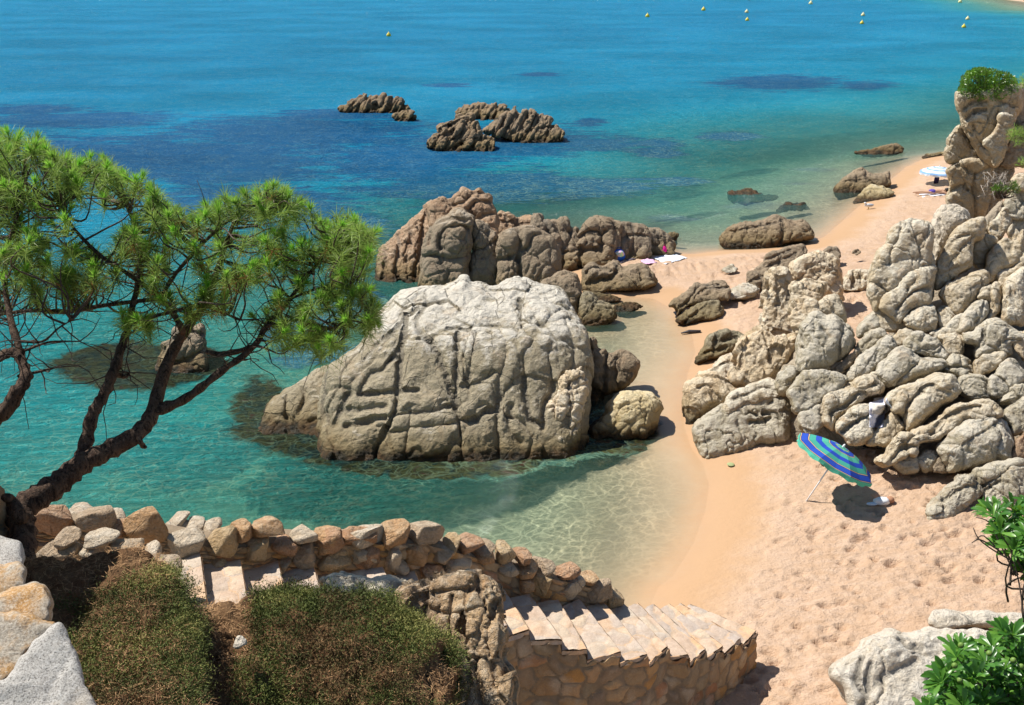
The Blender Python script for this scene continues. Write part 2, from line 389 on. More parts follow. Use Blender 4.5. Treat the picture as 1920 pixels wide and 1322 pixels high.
# ------------------------------------------------------------ sand / seabed sheet
def axis(segs):
    o = []
    for a, b, st in segs: o.append(np.arange(a, b, st))
    return np.concatenate(o)
gx = np.concatenate([-np.geomspace(400, 18, 22), axis([(-16, -4, .5), (-4, 1.5, .2), (1.5, 12, .055), (12, 22, .13), (22, 40, .5)]), np.geomspace(40, 500, 30)])
gy = np.concatenate([axis([(4, 13, .5), (13, 26, .055), (26, 36, .11), (36, 64, .22), (64, 90, 1.2)]), np.geomspace(92, 600, 40)])
X, Y = np.meshgrid(gx, gy, indexing='ij')
Hh, SD = height(X, Y)
wd = np.maximum(polysd(X, Y, weedpoly), polysd(X, Y, weed2))
wn = fbm(np.stack([X.ravel()*1.2, Y.ravel()*1.2, 0*X.ravel()], 1), 4).reshape(X.shape)
wk = np.clip((wd+0.5*wn)/0.4+0.5, 0, 1)*(SD < 0.2)
Hh = Hh + wk*(0.35+0.3*wn)*np.clip(-Hh-0.12, 0, 1)
t = NT('sand'); p = t.pos(); sd = t.attr('shore'); z = t.sep(p)[2]
n = t.noise(p, 1.1, 5); g1 = t.noise(p, 90, 2, 0.8); g2 = t.noise(p, 14, 4, 0.7)
c = t.mix(t.rng(n, 0.35, 0.65), (0.56, 0.405, 0.29), (0.62, 0.455, 0.34))
c = t.mix(t.rng(sd, 9.0, 22.0), c, (0.70, 0.47, 0.34))
c = t.mix(t.rng(g1, 0.3, 0.7, 0.0, 0.5), c, (0.42, 0.25, 0.13)); c = t.mix(t.rng(g2, 0.5, 0.75, 0, 0.22), c, (0.83, 0.63, 0.47))
sdn = t.math('ADD', t.math('ADD', sd, t.math('MULTIPLY', t.math('SUBTRACT', n, 0.5), 1.1)), t.math('MULTIPLY', t.math('SUBTRACT', t.noise(p, 5, 4), 0.5), 0.35))
c = t.mix(t.rng(sdn, 1.7, 0.7, 0, 0.9, True), c, (0.46, 0.285, 0.155))
c = t.mix(t.rng(sdn, 0.12, -0.8, 0, 0.9), c, (0.50, 0.37, 0.24)); c = t.mix(t.rng(sdn, -0.8, -3.5, 0, 0.95), c, (0.64, 0.55, 0.39))
wv = t.attr('weed'); wn_ = t.noise(p, 2.6, 6, 0.7, 0.6)
wc = t.ramp(wn_, [(0.36, (0.022, 0.018, 0.010)), (0.5, (0.05, 0.04, 0.016)), (0.58, (0.12, 0.09, 0.02)), (0.66, (0.09, 0.025, 0.012))])
c = t.mix(t.rng(t.math('ADD', wv, t.math('MULTIPLY', t.math('SUBTRACT', wn_, 0.5), 1.2)), 0.35, 0.6), c, wc)
c = t.mix(t.rng(t.noise(t.map(p, (3.2, 5.0, 1)), 1.0, 5, .7), .60, .40, 0, t.rng(sdn, .8, 2.4, 0, .45)), c, (0.47, 0.29, 0.165))
nb = t.bump(t.math('ADD', t.math('MULTIPLY', t.noise(t.map(p, (5, 7, 1)), 1.0, 5, .65), 1.7), t.math('ADD', t.math('MULTIPLY', g2, 0.8), t.math('MULTIPLY', g1, 0.12))), 0.05, t.rng(sdn, 0.2, 1.8, 0.06, 1.0))
sandm = t.done(t.bsdf(c, t.rng(sdn, 0.0, 0.5, 0.45, 0.95), nb, 0.25))
tag(mk('beach', np.stack([X, Y, Hh], -1).reshape(-1, 3), gridfaces(len(gx), len(gy)), sandm, None, True, {'shore': SD.ravel(), 'weed': wk.ravel()}), kind='structure')
# ------------------------------------------------------------ sea
wx = np.concatenate([-np.geomspace(3500, 42, 26), np.arange(-40, 45, .5), np.geomspace(46, 3500, 34)])
wy = np.concatenate([np.arange(6, 60, .4), np.arange(60, 130, 1.2), np.geomspace(131, 6000, 40)])
X, Y = np.meshgrid(wx, wy, indexing='ij'); Hh, SD = height(X, Y, False)
pp, qq = project(np.stack([X, Y, 0*X], -1))
pf = np.where((Y > 5) & (Y < 400), patchfield(pp, qq), -3)
dep = np.maximum(-Hh, 0.0)
t = NT('sea_water'); p = t.pos(); dp = t.attr('depth'); pa = t.attr('meadow'); o_ = t.attr('offing')
pn = t.noise(t.map(p, (0.30, 0.75, 1)), 1.0, 8, 0.72, 1.2)
dk = t.rng(t.math('ADD', pa, t.math('MULTIPLY', t.math('SUBTRACT', pn, 0.5), 2.6)), 0.0, 0.42, 0, 1, True)
body = t.ramp(t.rng(dp, 0, 6), [(0.0, (0.30, 0.44, 0.28)), (0.1, (0.22, 0.54, 0.38)), (0.24, (0.07, 0.53, 0.42)), (0.5, (0.01, 0.41, 0.44)), (0.75, (0.0, 0.31, 0.52)), (1.0, (0.0, 0.25, 0.54))])
body = t.mix(t.rng(o_, 0.0, 0.55), body, (0.004, 0.125, 0.46))
body = t.mix(t.math('MULTIPLY', t.rng(t.noise(t.map(p, (0.04, 0.07, 1)), 1.0, 6, 0.7), 0.42, 0.62), 0.15), body, (0.0, 0.30, 0.42))
body = t.mix(t.math('MULTIPLY', t.attr('farz'), .65), body, t.ramp(t.rng(dp, 0, 4), [(0, (.30, .54, .52)), (.35, (.05, .46, .52)), (1, (0, .33, .54))]))
body = t.mix(t.math('MULTIPLY', dk, 0.70), body, (0.012, 0.075, 0.27))
wdn = t.noise(p, 1.9, 6, .7, .7); wdk = t.rng(t.math('ADD', t.attr('weedw'), t.math('MULTIPLY', t.math('SUBTRACT', wdn, .5), 1.5)), .25, .7, 0, 1, True)
body = t.mix(t.math('MULTIPLY', wdk, .97), body, t.ramp(wdn, [(.38, (0.010, 0.022, 0.026)), (.48, (0.018, 0.020, 0.012)), (.55, (0.055, 0.05, 0.012)), (.60, (0.03, 0.028, 0.012)), (.66, (0.06, 0.018, 0.010))]))
# wave relief
wv = t.noise(t.map(p, (1.1, 2.9, 1), (0, 0, 0.12)), 1.0, 6, 0.68, 0.7)
wv2 = t.noise(t.map(p, (0.16, 0.5, 1), (0, 0, -0.1)), 1.0, 4, 0.55, 0.3)
near_ = t.rng(dp, 0.15, 1.6)
wv3 = t.noise(t.map(p, (2.6, 7.5, 1), (0, 0, -0.15)), 1.0, 4, 0.65, 0.5)
hgt = t.math('ADD', t.math('ADD', t.math('MULTIPLY', wv, 0.75), t.math('MULTIPLY', wv3, 0.24)), t.math('MULTIPLY', wv2, 0.22))
nb = t.bump(hgt, 1.9, t.math('MULTIPLY', t.rng(t.noise(t.map(p, (0.06, 0.09, 1)), 1.0, 5), 0.35, 0.7, 0.75, 1.0), t.rng(near_, 0, 1, 0.10, 1.0)))
# focused-light web: a line pattern painted into the water's tint and body colour
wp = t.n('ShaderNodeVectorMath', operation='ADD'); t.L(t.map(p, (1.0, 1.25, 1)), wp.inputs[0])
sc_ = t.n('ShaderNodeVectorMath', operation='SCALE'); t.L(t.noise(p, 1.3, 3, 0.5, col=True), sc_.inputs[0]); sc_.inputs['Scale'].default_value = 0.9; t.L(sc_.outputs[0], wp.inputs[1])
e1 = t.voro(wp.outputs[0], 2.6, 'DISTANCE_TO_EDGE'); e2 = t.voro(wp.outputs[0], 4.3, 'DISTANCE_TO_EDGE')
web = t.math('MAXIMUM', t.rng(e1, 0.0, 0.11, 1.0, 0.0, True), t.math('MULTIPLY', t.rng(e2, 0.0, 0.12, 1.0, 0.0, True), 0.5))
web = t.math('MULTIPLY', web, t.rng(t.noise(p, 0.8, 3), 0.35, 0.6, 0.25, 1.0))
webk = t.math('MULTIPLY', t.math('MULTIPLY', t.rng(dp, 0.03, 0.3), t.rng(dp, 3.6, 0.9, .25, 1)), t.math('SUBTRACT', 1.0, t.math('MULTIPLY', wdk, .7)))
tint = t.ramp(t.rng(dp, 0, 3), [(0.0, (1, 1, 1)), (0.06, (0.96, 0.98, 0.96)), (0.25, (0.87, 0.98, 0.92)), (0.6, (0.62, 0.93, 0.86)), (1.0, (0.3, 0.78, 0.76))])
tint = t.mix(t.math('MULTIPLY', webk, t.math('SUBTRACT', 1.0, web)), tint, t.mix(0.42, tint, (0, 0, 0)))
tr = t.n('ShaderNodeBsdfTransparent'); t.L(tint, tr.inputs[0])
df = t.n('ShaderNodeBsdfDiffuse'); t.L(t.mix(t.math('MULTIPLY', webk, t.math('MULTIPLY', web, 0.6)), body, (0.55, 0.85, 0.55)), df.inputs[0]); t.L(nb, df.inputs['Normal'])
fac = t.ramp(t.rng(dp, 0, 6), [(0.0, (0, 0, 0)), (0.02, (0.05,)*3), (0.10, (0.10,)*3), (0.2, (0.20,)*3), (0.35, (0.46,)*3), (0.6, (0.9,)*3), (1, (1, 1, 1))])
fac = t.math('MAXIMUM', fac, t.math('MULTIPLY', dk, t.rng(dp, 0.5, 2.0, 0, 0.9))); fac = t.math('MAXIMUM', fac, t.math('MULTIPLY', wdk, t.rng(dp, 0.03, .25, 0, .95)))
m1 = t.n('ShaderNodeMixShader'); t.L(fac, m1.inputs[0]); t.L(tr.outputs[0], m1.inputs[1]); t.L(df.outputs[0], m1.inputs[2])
gl = t.n('ShaderNodeBsdfGlossy'); gl.inputs['Roughness'].default_value = 0.09; t.L(nb, gl.inputs['Normal'])
fr = t.n('ShaderNodeFresnel'); fr.inputs['IOR'].default_value = 1.33; t.L(nb, fr.inputs['Normal'])
m2 = t.n('ShaderNodeMixShader'); t.L(t.math('MULTIPLY', fr.outputs[0], t.rng(dp, 0.0, 3.0, 0.55, 0.36)), m2.inputs[0]); t.L(m1.outputs[0], m2.inputs[1]); t.L(gl.outputs[0], m2.inputs[2])
seam = t.done(m2.outputs[0])
off = np.clip((Y-60)/170-0.006*X, 0, 1)*np.clip(1-(X-60)/60, 0, 1)
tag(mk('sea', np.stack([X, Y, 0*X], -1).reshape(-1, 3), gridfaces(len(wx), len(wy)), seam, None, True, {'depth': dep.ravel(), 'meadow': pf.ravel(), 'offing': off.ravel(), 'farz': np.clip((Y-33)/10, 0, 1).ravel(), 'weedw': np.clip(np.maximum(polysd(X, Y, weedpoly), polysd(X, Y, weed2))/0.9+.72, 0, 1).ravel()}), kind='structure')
# ------------------------------------------------------------ rock materials
M_main = rockmat('granite_weathered', (0.26, 0.21, 0.115), (0.40, 0.325, 0.20), (0.84, 0.79, 0.69), 0.46, (0.42, 0.26, 0.12), 0.25, True, 1.0, 1.5, (1.6, 3.2))
M_orange = rockmat('granite_iron', (0.46, 0.26, 0.12), (0.34, 0.20, 0.10), (0.62, 0.45, 0.30), 0.15, (0.40, 0.15, 0.05), 0.35, True, 1.0, 2.6)
M_dark = rockmat('granite_brown', (0.22, 0.165, 0.10), (0.31, 0.215, 0.12), (0.54, 0.46, 0.35), 0.25, (0.30, 0.15, 0.07), 0.25, True, 0.9, 1.3, (1.5, 3.5))
M_cream = rockmat('granite_cream', (0.76, 0.60, 0.38), (0.64, 0.46, 0.26), (0.88, 0.78, 0.60), 0.45, (0.50, 0.27, 0.12), 0.22, True, 1.0, 3.2)
M_grey = rockmat('granite_grey', (0.45, 0.38, 0.25), (0.34, 0.28, 0.165), (0.76, 0.69, 0.56), 0.58, (0.55, 0.34, 0.16), 0.25, False, 1.0, 0.9, None, 0.7)
M_tan = rockmat('granite_tan', (0.60, 0.47, 0.28), (0.47, 0.34, 0.18), (0.84, 0.76, 0.60), 0.55, (0.50, 0.30, 0.13), 0.3, False, 1.0, 1.2, None, 0.8)
M_low = rockmat('granite_olive', (0.19, 0.165, 0.085), (0.24, 0.195, 0.11), (0.33, 0.28, 0.18), 0.2, (0.22, 0.17, 0.04), 0.3, True, 0.8, 1.8)
M_gold = rockmat('granite_golden', (0.64, 0.49, 0.23), (0.70, 0.55, 0.29), (0.80, 0.69, 0.46), 0.3, (0.40, 0.34, 0.10), 0.35, True, 0.8, 1.2)
M_white = rockmat('granite_white', (0.74, 0.64, 0.50), (0.66, 0.56, 0.42), (0.80, 0.73, 0.62), 0.4, (0.45, 0.28, 0.12), 0.08, False, 1.0, 0.7, None, 0.6)
M_off = rockmat('granite_offshore', (0.30, 0.19, 0.085), (0.17, 0.11, 0.055), (0.48, 0.35, 0.20), 0.2, (0.34, 0.17, 0.05), 0.4, True, 0.8, 0.8, (0.8, 3.0), 1.0, 0.7)
# ------------------------------------------------------------ the big weathered island rock
mcr = [(1, z1([(930,290),(915,430),(890,560),(885,690),(875,800),(850,930),(770,1090),(740,1200)])), (1, zI([(859,621),(858,657),(856,712),(853,757),(859,790),(865,836),(868,880)])),
 (.8, zI([(798,630),(816,651),(828,682),(840,712),(852,751)])), (.8, zI([(674,739),(710,737),(743,734),(783,730)])), (.55, zI([(770,803),(813,800),(849,793)])), (.5, zI([(773,775),(813,768),(849,762)])),
 (.7, zI([(770,772),(767,806),(761,848),(758,880)])), (.8, zI([(859,790),(893,784),(911,772),(932,772)])), (.7, zI([(932,772),(932,803),(935,833),(938,880)])), (.6, zI([(935,706),(936,739),(930,772)])),
 (1, zI([(974,560),(977,600),(986,627),(1001,642),(983,663),(986,694),(983,724),(989,757),(995,787),(1017,796)])), (.8, zI([(1029,663),(1032,697),(1035,733),(1020,757),(1018,803)])),
 (.6, zI([(674,739),(692,706),(722,688),(749,655)])), (.9, zI([(613,685),(610,712),(604,751),(598,784),(586,830)])), (.6, zI([(625,797),(640,766),(652,739)])), (.6, zI([(680,679),(716,633),(752,603),(783,573)])),
 (.7, zI([(838,615),(880,616),(935,615),(974,621)])), (.6, zI([(893,630),(885,669),(877,712)])), (.5, zI([(850,724),(896,718),(925,700)])), (.6, zI([(737,781),(770,775)])), (.6, zI([(734,812),(767,809)])),
 (.7, zI([(1001,591),(1014,615),(1029,600),(1056,579)])), (.5, zI([(935,615),(950,660),(935,706)])), (.5, zI([(650,800),(700,785),(737,781)])), (.4, zI([(640,766),(680,768),(720,760)])), (.5, zI([(798,630),(780,600),(800,570)])), (.4, zI([(960,760),(955,800),(975,830)])), (.5, zI([(1060,600),(1075,650),(1070,700)]))]
main_out = zI([(592,880),(586,840),(592,800),(598,760),(604,720),(613,688),(649,664),(677,640),(692,612),(704,592),(725,574),(743,555),(767,542),(813,536),(834,537),(843,533),(856,527),(864,519),(876,519),(884,530),(904,530),(923,538),(941,530),(962,518),(986,518),(1001,525),(1026,531),(1050,536),(1070,553),(1086,591),(1101,620),(1108,655),(1110,700),(1104,745),(1098,800),(1085,850),(1060,885),(900,905),(740,905),(640,895)])
rock(main_out, (820, 850, 0), M_main, 'largest weathered granite rock rising from the cove, pale top and deep vertical joints', tilt=46, T=300, R=46, s=2.0, cracks=mcr, cw=3.0, cd=8, pillow=10, plam=17, dome=42, brk=(625, .8),
     cell=1.3, camp=0.035, cstep=0.10, namp=0.15, crease=.06, rough=0.035, aniso=(0.9, 1, 1.25), name='granite_rock', cat='rock', wob=3)
rock(zI([(480,830),(496,770),(522,739),(559,718),(595,691),(625,682),(640,700),(640,760),(632,830),(600,860),(540,850)]), (560, 800, 0), M_main, 'low sloping slab at the left foot of the largest rock', tilt=58, T=90, R=26, s=2.0,
     cracks=[(1, z1([(190,800),(180,870),(200,960)])), (.6, z1([(250,720),(300,800),(260,920)])), (.7, z1([(330,960),(400,930)]))], cw=3.5, cd=8, pillow=4, cell=0.8, camp=0.05, name='rock_slab', extra=0.3)
rock(z2([(640,1120),(655,1000),(665,930),(690,850),(745,780),(765,680),(800,640),(850,630),(890,618),(915,660),(935,720),(930,790),(905,880),(895,1000),(850,1080),(780,1130),(720,1170),(660,1170)]), (1040, 838, 0), M_cream,
     'orange crumbly knob leaning against the right end of the largest rock', tilt=35, T=60, R=22, s=1.8, cracks=[(.8, z2([(815,680),(810,780),(820,880),(800,1000)])), (.6, z2([(720,900),(710,1000),(700,1100)]))], cw=3, cd=7, cell=0.35, camp=0.06, cstep=0.08, rough=0.05, name='crumbly_boulder', extra=0.5)
rock(z2([(935,900),(930,800),(940,700),(940,560),(945,450),(975,450),(1000,510),(1040,505),(1070,530),(1130,512),(1200,540),(1250,590),(1245,660),(1190,740),(1090,790),(1030,810),(1025,880),(960,920)]), (1130, 752, 0), M_dark,
     'brown low rock on the right of the largest rock, reaching into the channel', tilt=30, T=80, R=24, s=1.8, cracks=[(1, z2([(1050,540),(1040,640),(1030,760)])), (.7, z2([(940,760),(1000,770),(1030,820)])), (.5, z2([(1120,560),(1100,660),(1120,760)]))], cw=4, cd=9, pillow=6, cell=0.6, camp=0.05, name='rock_spur')
rock(zP([(0,1010),(10,950),(60,900),(110,850),(150,780),(200,720),(270,680),(350,673),(480,685),(530,730),(552,790),(540,860),(510,940),(440,1020),(370,1040),(200,1060),(60,1100),(0,1090)]), (1190, 832, 0), M_gold,
     'rounded golden boulder in the shallow channel mouth, casting its shadow on the water', tilt=42, T=110, R=48, s=1.7, cracks=[(.6, zP([(100,880),(180,950),(130,1000),(60,1010)])), (.4, zP([(200,1000),(320,900),(450,790)])), (.35, zP([(250,830),(380,760),(480,720)]))], cw=5, cd=7, cell=0.8, camp=0.05, namp=0.08)
rock(zP([(-10,1050),(60,1040),(200,1035),(330,1030),(420,1060),(400,1100),(300,1140),(150,1200),(40,1215),(-15,1180)]), (1150, 850, -0.08), M_low, 'dark algae covered ledge just under water below the golden boulder', tilt=76, T=24, R=9, s=1.8, cell=0.5, camp=0.05, name='rock_ledge', namp=0.1)
# ------------------------------------------------------------ rocks behind, by the open sea
BK = 'rocks behind the largest rock'
def brock(out, base, mat, lab, **k):
    kw = dict(tilt=38, s=1.8, cell=0.7, camp=0.06, namp=0.10, name='rock'); kw.update(k)
    return rock(z7(out), base, mat, lab, **kw)
brock([(70,640),(105,560),(130,480),(170,380),(240,320),(290,260),(400,160),(440,130),(500,120),(560,140),(560,260),(500,330),(440,400),(420,500),(400,640),(300,680),(180,660)], (800, 545, 0), M_orange, 'orange ribbed rock face sloping into the sea at the left end of the rear rocks',
      T=90, R=32, tilt=50, cracks=[(1,z7([(430,160),(400,300),(380,420),(350,600)])),(.8,z7([(260,300),(270,420),(250,520),(290,600)])),(.6,z7([(330,230),(330,340),(310,460)])),(.6,z7([(180,380),(190,480),(150,600)]))], cw=4, cd=9, pillow=5, cstep=0.1, rough=0.06, aniso=(0.6,1,1.3), extra=-0.8)
brock([(440,150),(480,100),(520,85),(560,95),(600,60),(630,30),(660,35),(690,60),(725,38),(745,75),(785,85),(800,130),(825,175),(840,260),(820,330),(700,330),(560,300),(450,260)], (870, 545, 0), M_orange, 'stacked pinkish boulders on the summit of the rear rocks',
      T=80, R=22, tilt=40, cracks=[(1,z7([(560,140),(640,120),(700,70),(780,85)])),(1,z7([(540,100),(570,140),(560,200)])),(.9,z7([(670,170),(700,130),(790,120)])),(.8,z7([(700,220),(760,190),(820,190)])),(.8,z7([(600,60),(640,100)])),(.7,z7([(660,160),(700,210),(690,260)]))], cw=3.5, cd=9, pillow=7, plam=9, extra=-0.4)
brock([(395,660),(390,520),(388,400),(410,340),(440,270),(480,230),(540,185),(600,152),(650,165),(690,200),(695,250),(680,300),(684,380),(670,480),(660,660)], (830, 545, 0), M_dark, 'tall rounded grey buttress with an overhanging brow, left of centre in the rear rocks',
      T=90, R=34, tilt=28, cracks=[(.8,z7([(500,380),(500,320),(540,270),(620,250),(660,270)])),(.7,z7([(400,430),(470,425),(560,440),(660,430)])),(.5,z7([(480,240),(560,210),(640,220)])),(.5,z7([(450,260),(440,360)]))], cw=5, cd=8, pillow=8, extra=0.5)
brock([(650,640),(655,500),(680,400),(672,320),(662,260),(700,228),(745,228),(790,270),(830,320),(835,420),(840,520),(850,660)], (905, 545, 0), M_dark, 'shaded brown buttress recessed between the two rounded grey ones', T=80, R=28, tilt=26, cracks=[(.7,z7([(680,400),(750,380),(830,330)])),(.4,z7([(780,280),(770,360)]))], cw=4, cd=7, pillow=6)
brock([(840,640),(825,520),(820,420),(818,340),(850,290),(930,258),(1000,248),(1060,262),(1110,300),(1150,320),(1180,380),(1200,460),(1190,560),(1180,640)], (970, 540, 0), M_dark, 'broad rounded grey boulder with rusty streaks in the centre of the rear rocks',
      T=90, R=34, tilt=26, cracks=[(.9,z7([(945,270),(960,360),(950,450),(960,560)])),(.6,z7([(830,450),(900,440),(950,410)])),(.6,z7([(950,400),(1010,380),(1030,320),(1080,310)]))], cw=4.5, cd=9, pillow=8, extra=0.7)
brock([(820,330),(825,260),(830,190),(860,178),(900,182),(950,205),(1020,200),(1045,250),(1030,320),(900,340)], (950, 500, 0.3), M_orange, 'small jagged orange rocks behind the broad grey boulder', T=40, R=10, cracks=[(1,z7([(880,180),(890,260)])),(1,z7([(950,200),(930,290)])),(.8,z7([(830,230),(1030,240)]))], cw=3, cd=7, cstep=0.15, extra=-1)
brock([(1010,330),(1015,230),(1030,195),(1062,183),(1105,215),(1160,260),(1190,320),(1200,460),(1140,460),(1090,330)], (1010, 500, 0.3), M_dark, 'rounded hump leaning right above the broad grey boulder', T=50, R=18, extra=-0.3, cracks=[(.7,z7([(1100,220),(1120,300),(1140,360)]))])
brock([(1110,240),(1130,218),(1170,220),(1220,203),(1240,225),(1250,262),(1290,275),(1300,320),(1300,420),(1220,480),(1190,540),(1170,420)], (1040, 505, 0.2), M_dark, 'dark jagged rock in the notch of the rear rocks', T=50, R=14, cracks=[(.8,z7([(1160,230),(1190,330),(1180,400)])),(.7,z7([(1250,262),(1240,340),(1220,400)]))], cstep=0.12, extra=-0.5)
brock([(1200,520),(1205,450),(1210,390),(1270,370),(1290,300),(1330,240),(1370,203),(1440,205),(1500,212),(1545,240),(1530,330),(1525,420),(1500,470),(1400,500),(1310,520)], (1110, 496, 0.25), M_dark, 'angular brown outcrop with a sloping shelf behind the blue backpack',
      T=70, R=20, cracks=[(1,z7([(1290,330),(1350,290),(1400,290),(1430,310)])),(.9,z7([(1420,400),(1430,320),(1450,280)])),(.8,z7([(1210,420),(1290,390),(1310,400),(1300,480)])),(.6,z7([(1320,400),(1420,390)])),(.7,z7([(1500,230),(1520,330),(1500,440)]))], cw=3.5, cd=9, pillow=7, plam=10, cstep=0.08)
brock([(1520,440),(1522,330),(1520,262),(1550,240),(1610,240),(1685,265),(1705,330),(1700,440),(1600,460)], (1180, 487, 0.3), M_dark, 'brown rock face beside the towels, left of the seaward end', T=60, R=15, cracks=[(.8,z7([(1600,240),(1610,340),(1590,430)])),(.6,z7([(1530,330),(1600,310),(1690,320)]))], pillow=5, cw=3.5, cd=7)
brock([(1680,440),(1690,350),(1672,290),(1690,268),(1750,268),(1790,290),(1825,330),(1845,360),(1848,420),(1790,440)], (1240, 480, 0.15), M_dark, 'seaward end of the rear rocks, beside the pink bag', T=60, R=15, cracks=[(.8,z7([(1740,280),(1760,350),(1700,360)])),(.7,z7([(1790,300),(1800,380)]))], pillow=5, cw=3.5, cd=7)
brock([(1805,320),(1815,295),(1840,288),(1865,295),(1868,315),(1850,335),(1860,360),(1835,385)], (1268, 452, 0), M_low, 'tiny rock off the seaward end of the rear rocks', T=16, R=5, s=1.3)
brock([(1310,620),(1315,560),(1318,500),(1370,468),(1440,478),(1500,458),(1560,490),(1640,468),(1690,490),(1730,550),(1735,600),(1640,625),(1500,640),(1380,650)], (1160, 541, 0.15), M_dark, 'low lumpy brown boulder lying on the sand spit in front of the towels',
      T=70, R=22, tilt=48, cracks=[(1,z7([(1345,590),(1400,560),(1480,550),(1520,500),(1500,470)])),(.8,z7([(1340,520),(1380,490),(1440,490),(1480,520)])),(.5,z7([(1640,500),(1660,560)]))], cw=4, cd=9, pillow=7, extra=0.3)
brock([(1060,600),(1090,560),(1135,545),(1170,525),(1230,518),(1280,545),(1308,590),(1315,680),(1300,760),(1240,760),(1160,700)], (1065, 585, 0.3), M_dark, 'smooth grey boulder peeping over the right shoulder of the largest rock', T=60, R=26, cracks=[(.5,z7([(1135,545),(1140,600)]))], tilt=40)
rock(z2([(870,330),(880,200),(905,150),(960,160),(1000,200),(1060,215),(1100,250),(1108,310),(1080,350),(1000,385),(930,400)]), (1120, 612, 0), M_low, 'dark wet green boulder at the head of the channel', tilt=45, T=50, R=20, s=1.6, cracks=[(.8, z2([(960,260),(980,220),(1050,220)]))])
rock(z2([(900,150),(950,145),(1040,170),(1110,185),(1142,205),(1120,222),(1040,222),(960,205)]), (1130, 562, 0.1), M_low, 'flat dark ledge above the wet green boulder', tilt=60, T=24, R=8, s=1.5, name='rock_ledge')
rock(z2([(1095,240),(1140,222),(1200,215),(1260,235),(1280,250),(1230,270),(1160,295),(1110,290)]), (1175, 585, 0), M_low, 'small yellow-green weedy rock at the tip of the channel head', tilt=60, T=20, R=7, s=1.4, camp=0.08, cell=0.25)
# ------------------------------------------------------------ offshore rocks
def orock(out, base, lab, **k):
    kw = dict(tilt=45, s=1.25, cell=0.9, camp=0.10, cstep=0.34, namp=0.10, rough=0.07, aniso=(0.32, 1, 1.5), arot=-0.6, name='sea_rock', cat='rock', group='rocks standing in the open sea'); kw.update(k)
    return rock(zO(out), base, M_off, lab, **kw)
def ribs(x0, x1, y0, y1, n, dx): return [(.8, zO([(x0+(x1-x0)*i/n+dx, y0), (x0+(x1-x0)*i/n, (y0+y1)/2), (x0+(x1-x0)*i/n-dx, y1)])) for i in range(n+1)]
orock([(250,245),(275,225),(300,225),(350,195),(400,170),(480,175),(550,166),(600,185),(640,178),(680,220),(705,245),(700,285),(620,300),(520,300),(400,290),(320,290),(260,280)], (700, 212, 0), 'leftmost ribbed sea rock, long and low', T=30, R=9, cracks=ribs(300, 680, 175, 290, 8, 22), cw=2.2, cd=5, pillow=3, plam=6)
orock([(610,305),(640,280),(690,265),(735,280),(748,310),(740,345),(700,350),(640,345)], (758, 228, 0), 'smallest sea rock, just off the right end of the leftmost one', T=16, R=5, cracks=ribs(640, 720, 270, 340, 2, 12), cw=2, cd=4)
orock([(1000,300),(1005,270),(1030,240),(1090,235),(1130,212),(1200,225),(1300,228),(1345,265),(1352,310),(1300,370),(1200,400),(1100,380),(1010,360)], (900, 235, 0), 'flat topped rear rock of the offshore group', T=36, R=10, tilt=58, cracks=[(.9,zO([(1250,330),(1290,270),(1340,262)])),(.6,zO([(1020,290),(1120,260),(1220,250)])),(.6,zO([(1060,330),(1180,300),(1240,300)]))], cw=2.2, cd=5, pillow=3, plam=6, extra=-2)
orock([(820,470),(840,440),(900,410),(888,372),(940,340),(1000,310),(1100,288),(1132,295),(1150,350),(1185,430),(1250,440),(1268,480),(1240,530),(1150,550),(980,560),(900,520),(830,510)], (870, 284, 0), 'nearest offshore rock, its ridge tilted up to a shaded right end', T=44, R=11, cracks=[(1,zO([(1130,300),(1130,380),(1180,440),(1240,450)])),(.8,zO([(900,380),(1000,340),(1100,300)])),(.7,zO([(880,440),(980,400),(1080,340)])),(.7,zO([(940,500),(1000,440),(1060,400)])),(.7,zO([(1000,500),(1080,460),(1180,450)])),(.6,zO([(1120,470),(1110,520)]))], cw=2.2, cd=5.5, pillow=3, plam=6)
orock([(1190,400),(1230,370),(1280,325),(1350,285),(1390,250),(1422,280),(1490,262),(1560,290),(1630,320),(1642,365),(1682,380),(1705,430),(1700,475),(1600,490),(1480,495),(1380,470),(1280,430)], (985, 268, 0), 'rightmost offshore rock, blocky and ribbed', T=44, R=11, cracks=ribs(1290, 1480, 300, 460, 4, 40)+[(1,zO([(1500,280),(1480,340),(1440,400)])),(.9,zO([(1560,300),(1540,370),(1500,440)])),(.9,zO([(1440,400),(1540,380),(1640,370)])),(.8,zO([(1600,380),(1590,460)]))], cw=2.2, cd=5.5, pillow=3, plam=6)
# ------------------------------------------------------------ rocks along the waterline of the far beach
def wrock(out, base, mat, lab, **k):
    kw = dict(tilt=48, s=1.5, cell=0.5, camp=0.05, namp=0.08); kw.update(k)
    return rock(zB(out), base, mat, lab, **kw)
wrock([(240,770),(250,745),(290,715),(340,698),(420,688),(470,663),(540,690),(580,683),(612,710),(632,760),(560,785),(480,800),(390,825),(270,815)], (1420, 462, 0.05), M_dark, 'whale-backed brown boulder where the rear beach meets the water', T=70, R=26, cracks=[(.9,zB([(500,690),(510,740),(490,780)])),(.6,zB([(280,740),(380,720),(470,700)])),(.6,zB([(540,700),(600,740)])),(.5,zB([(420,690),(440,720)]))], cw=4, cd=7, pillow=5)
wrock([(715,560),(735,525),(775,492),(820,472),(862,495),(900,492),(942,488),(952,520),(945,548),(880,560),(790,600),(735,598)], (1590, 362, 0), M_dark, 'rough dark two-humped boulder in the shallows further along the beach', T=44, R=14, cracks=[(1,zB([(840,490),(850,520),(880,540)])),(.5,zB([(740,530),(820,520)]))], cw=3, cd=6)
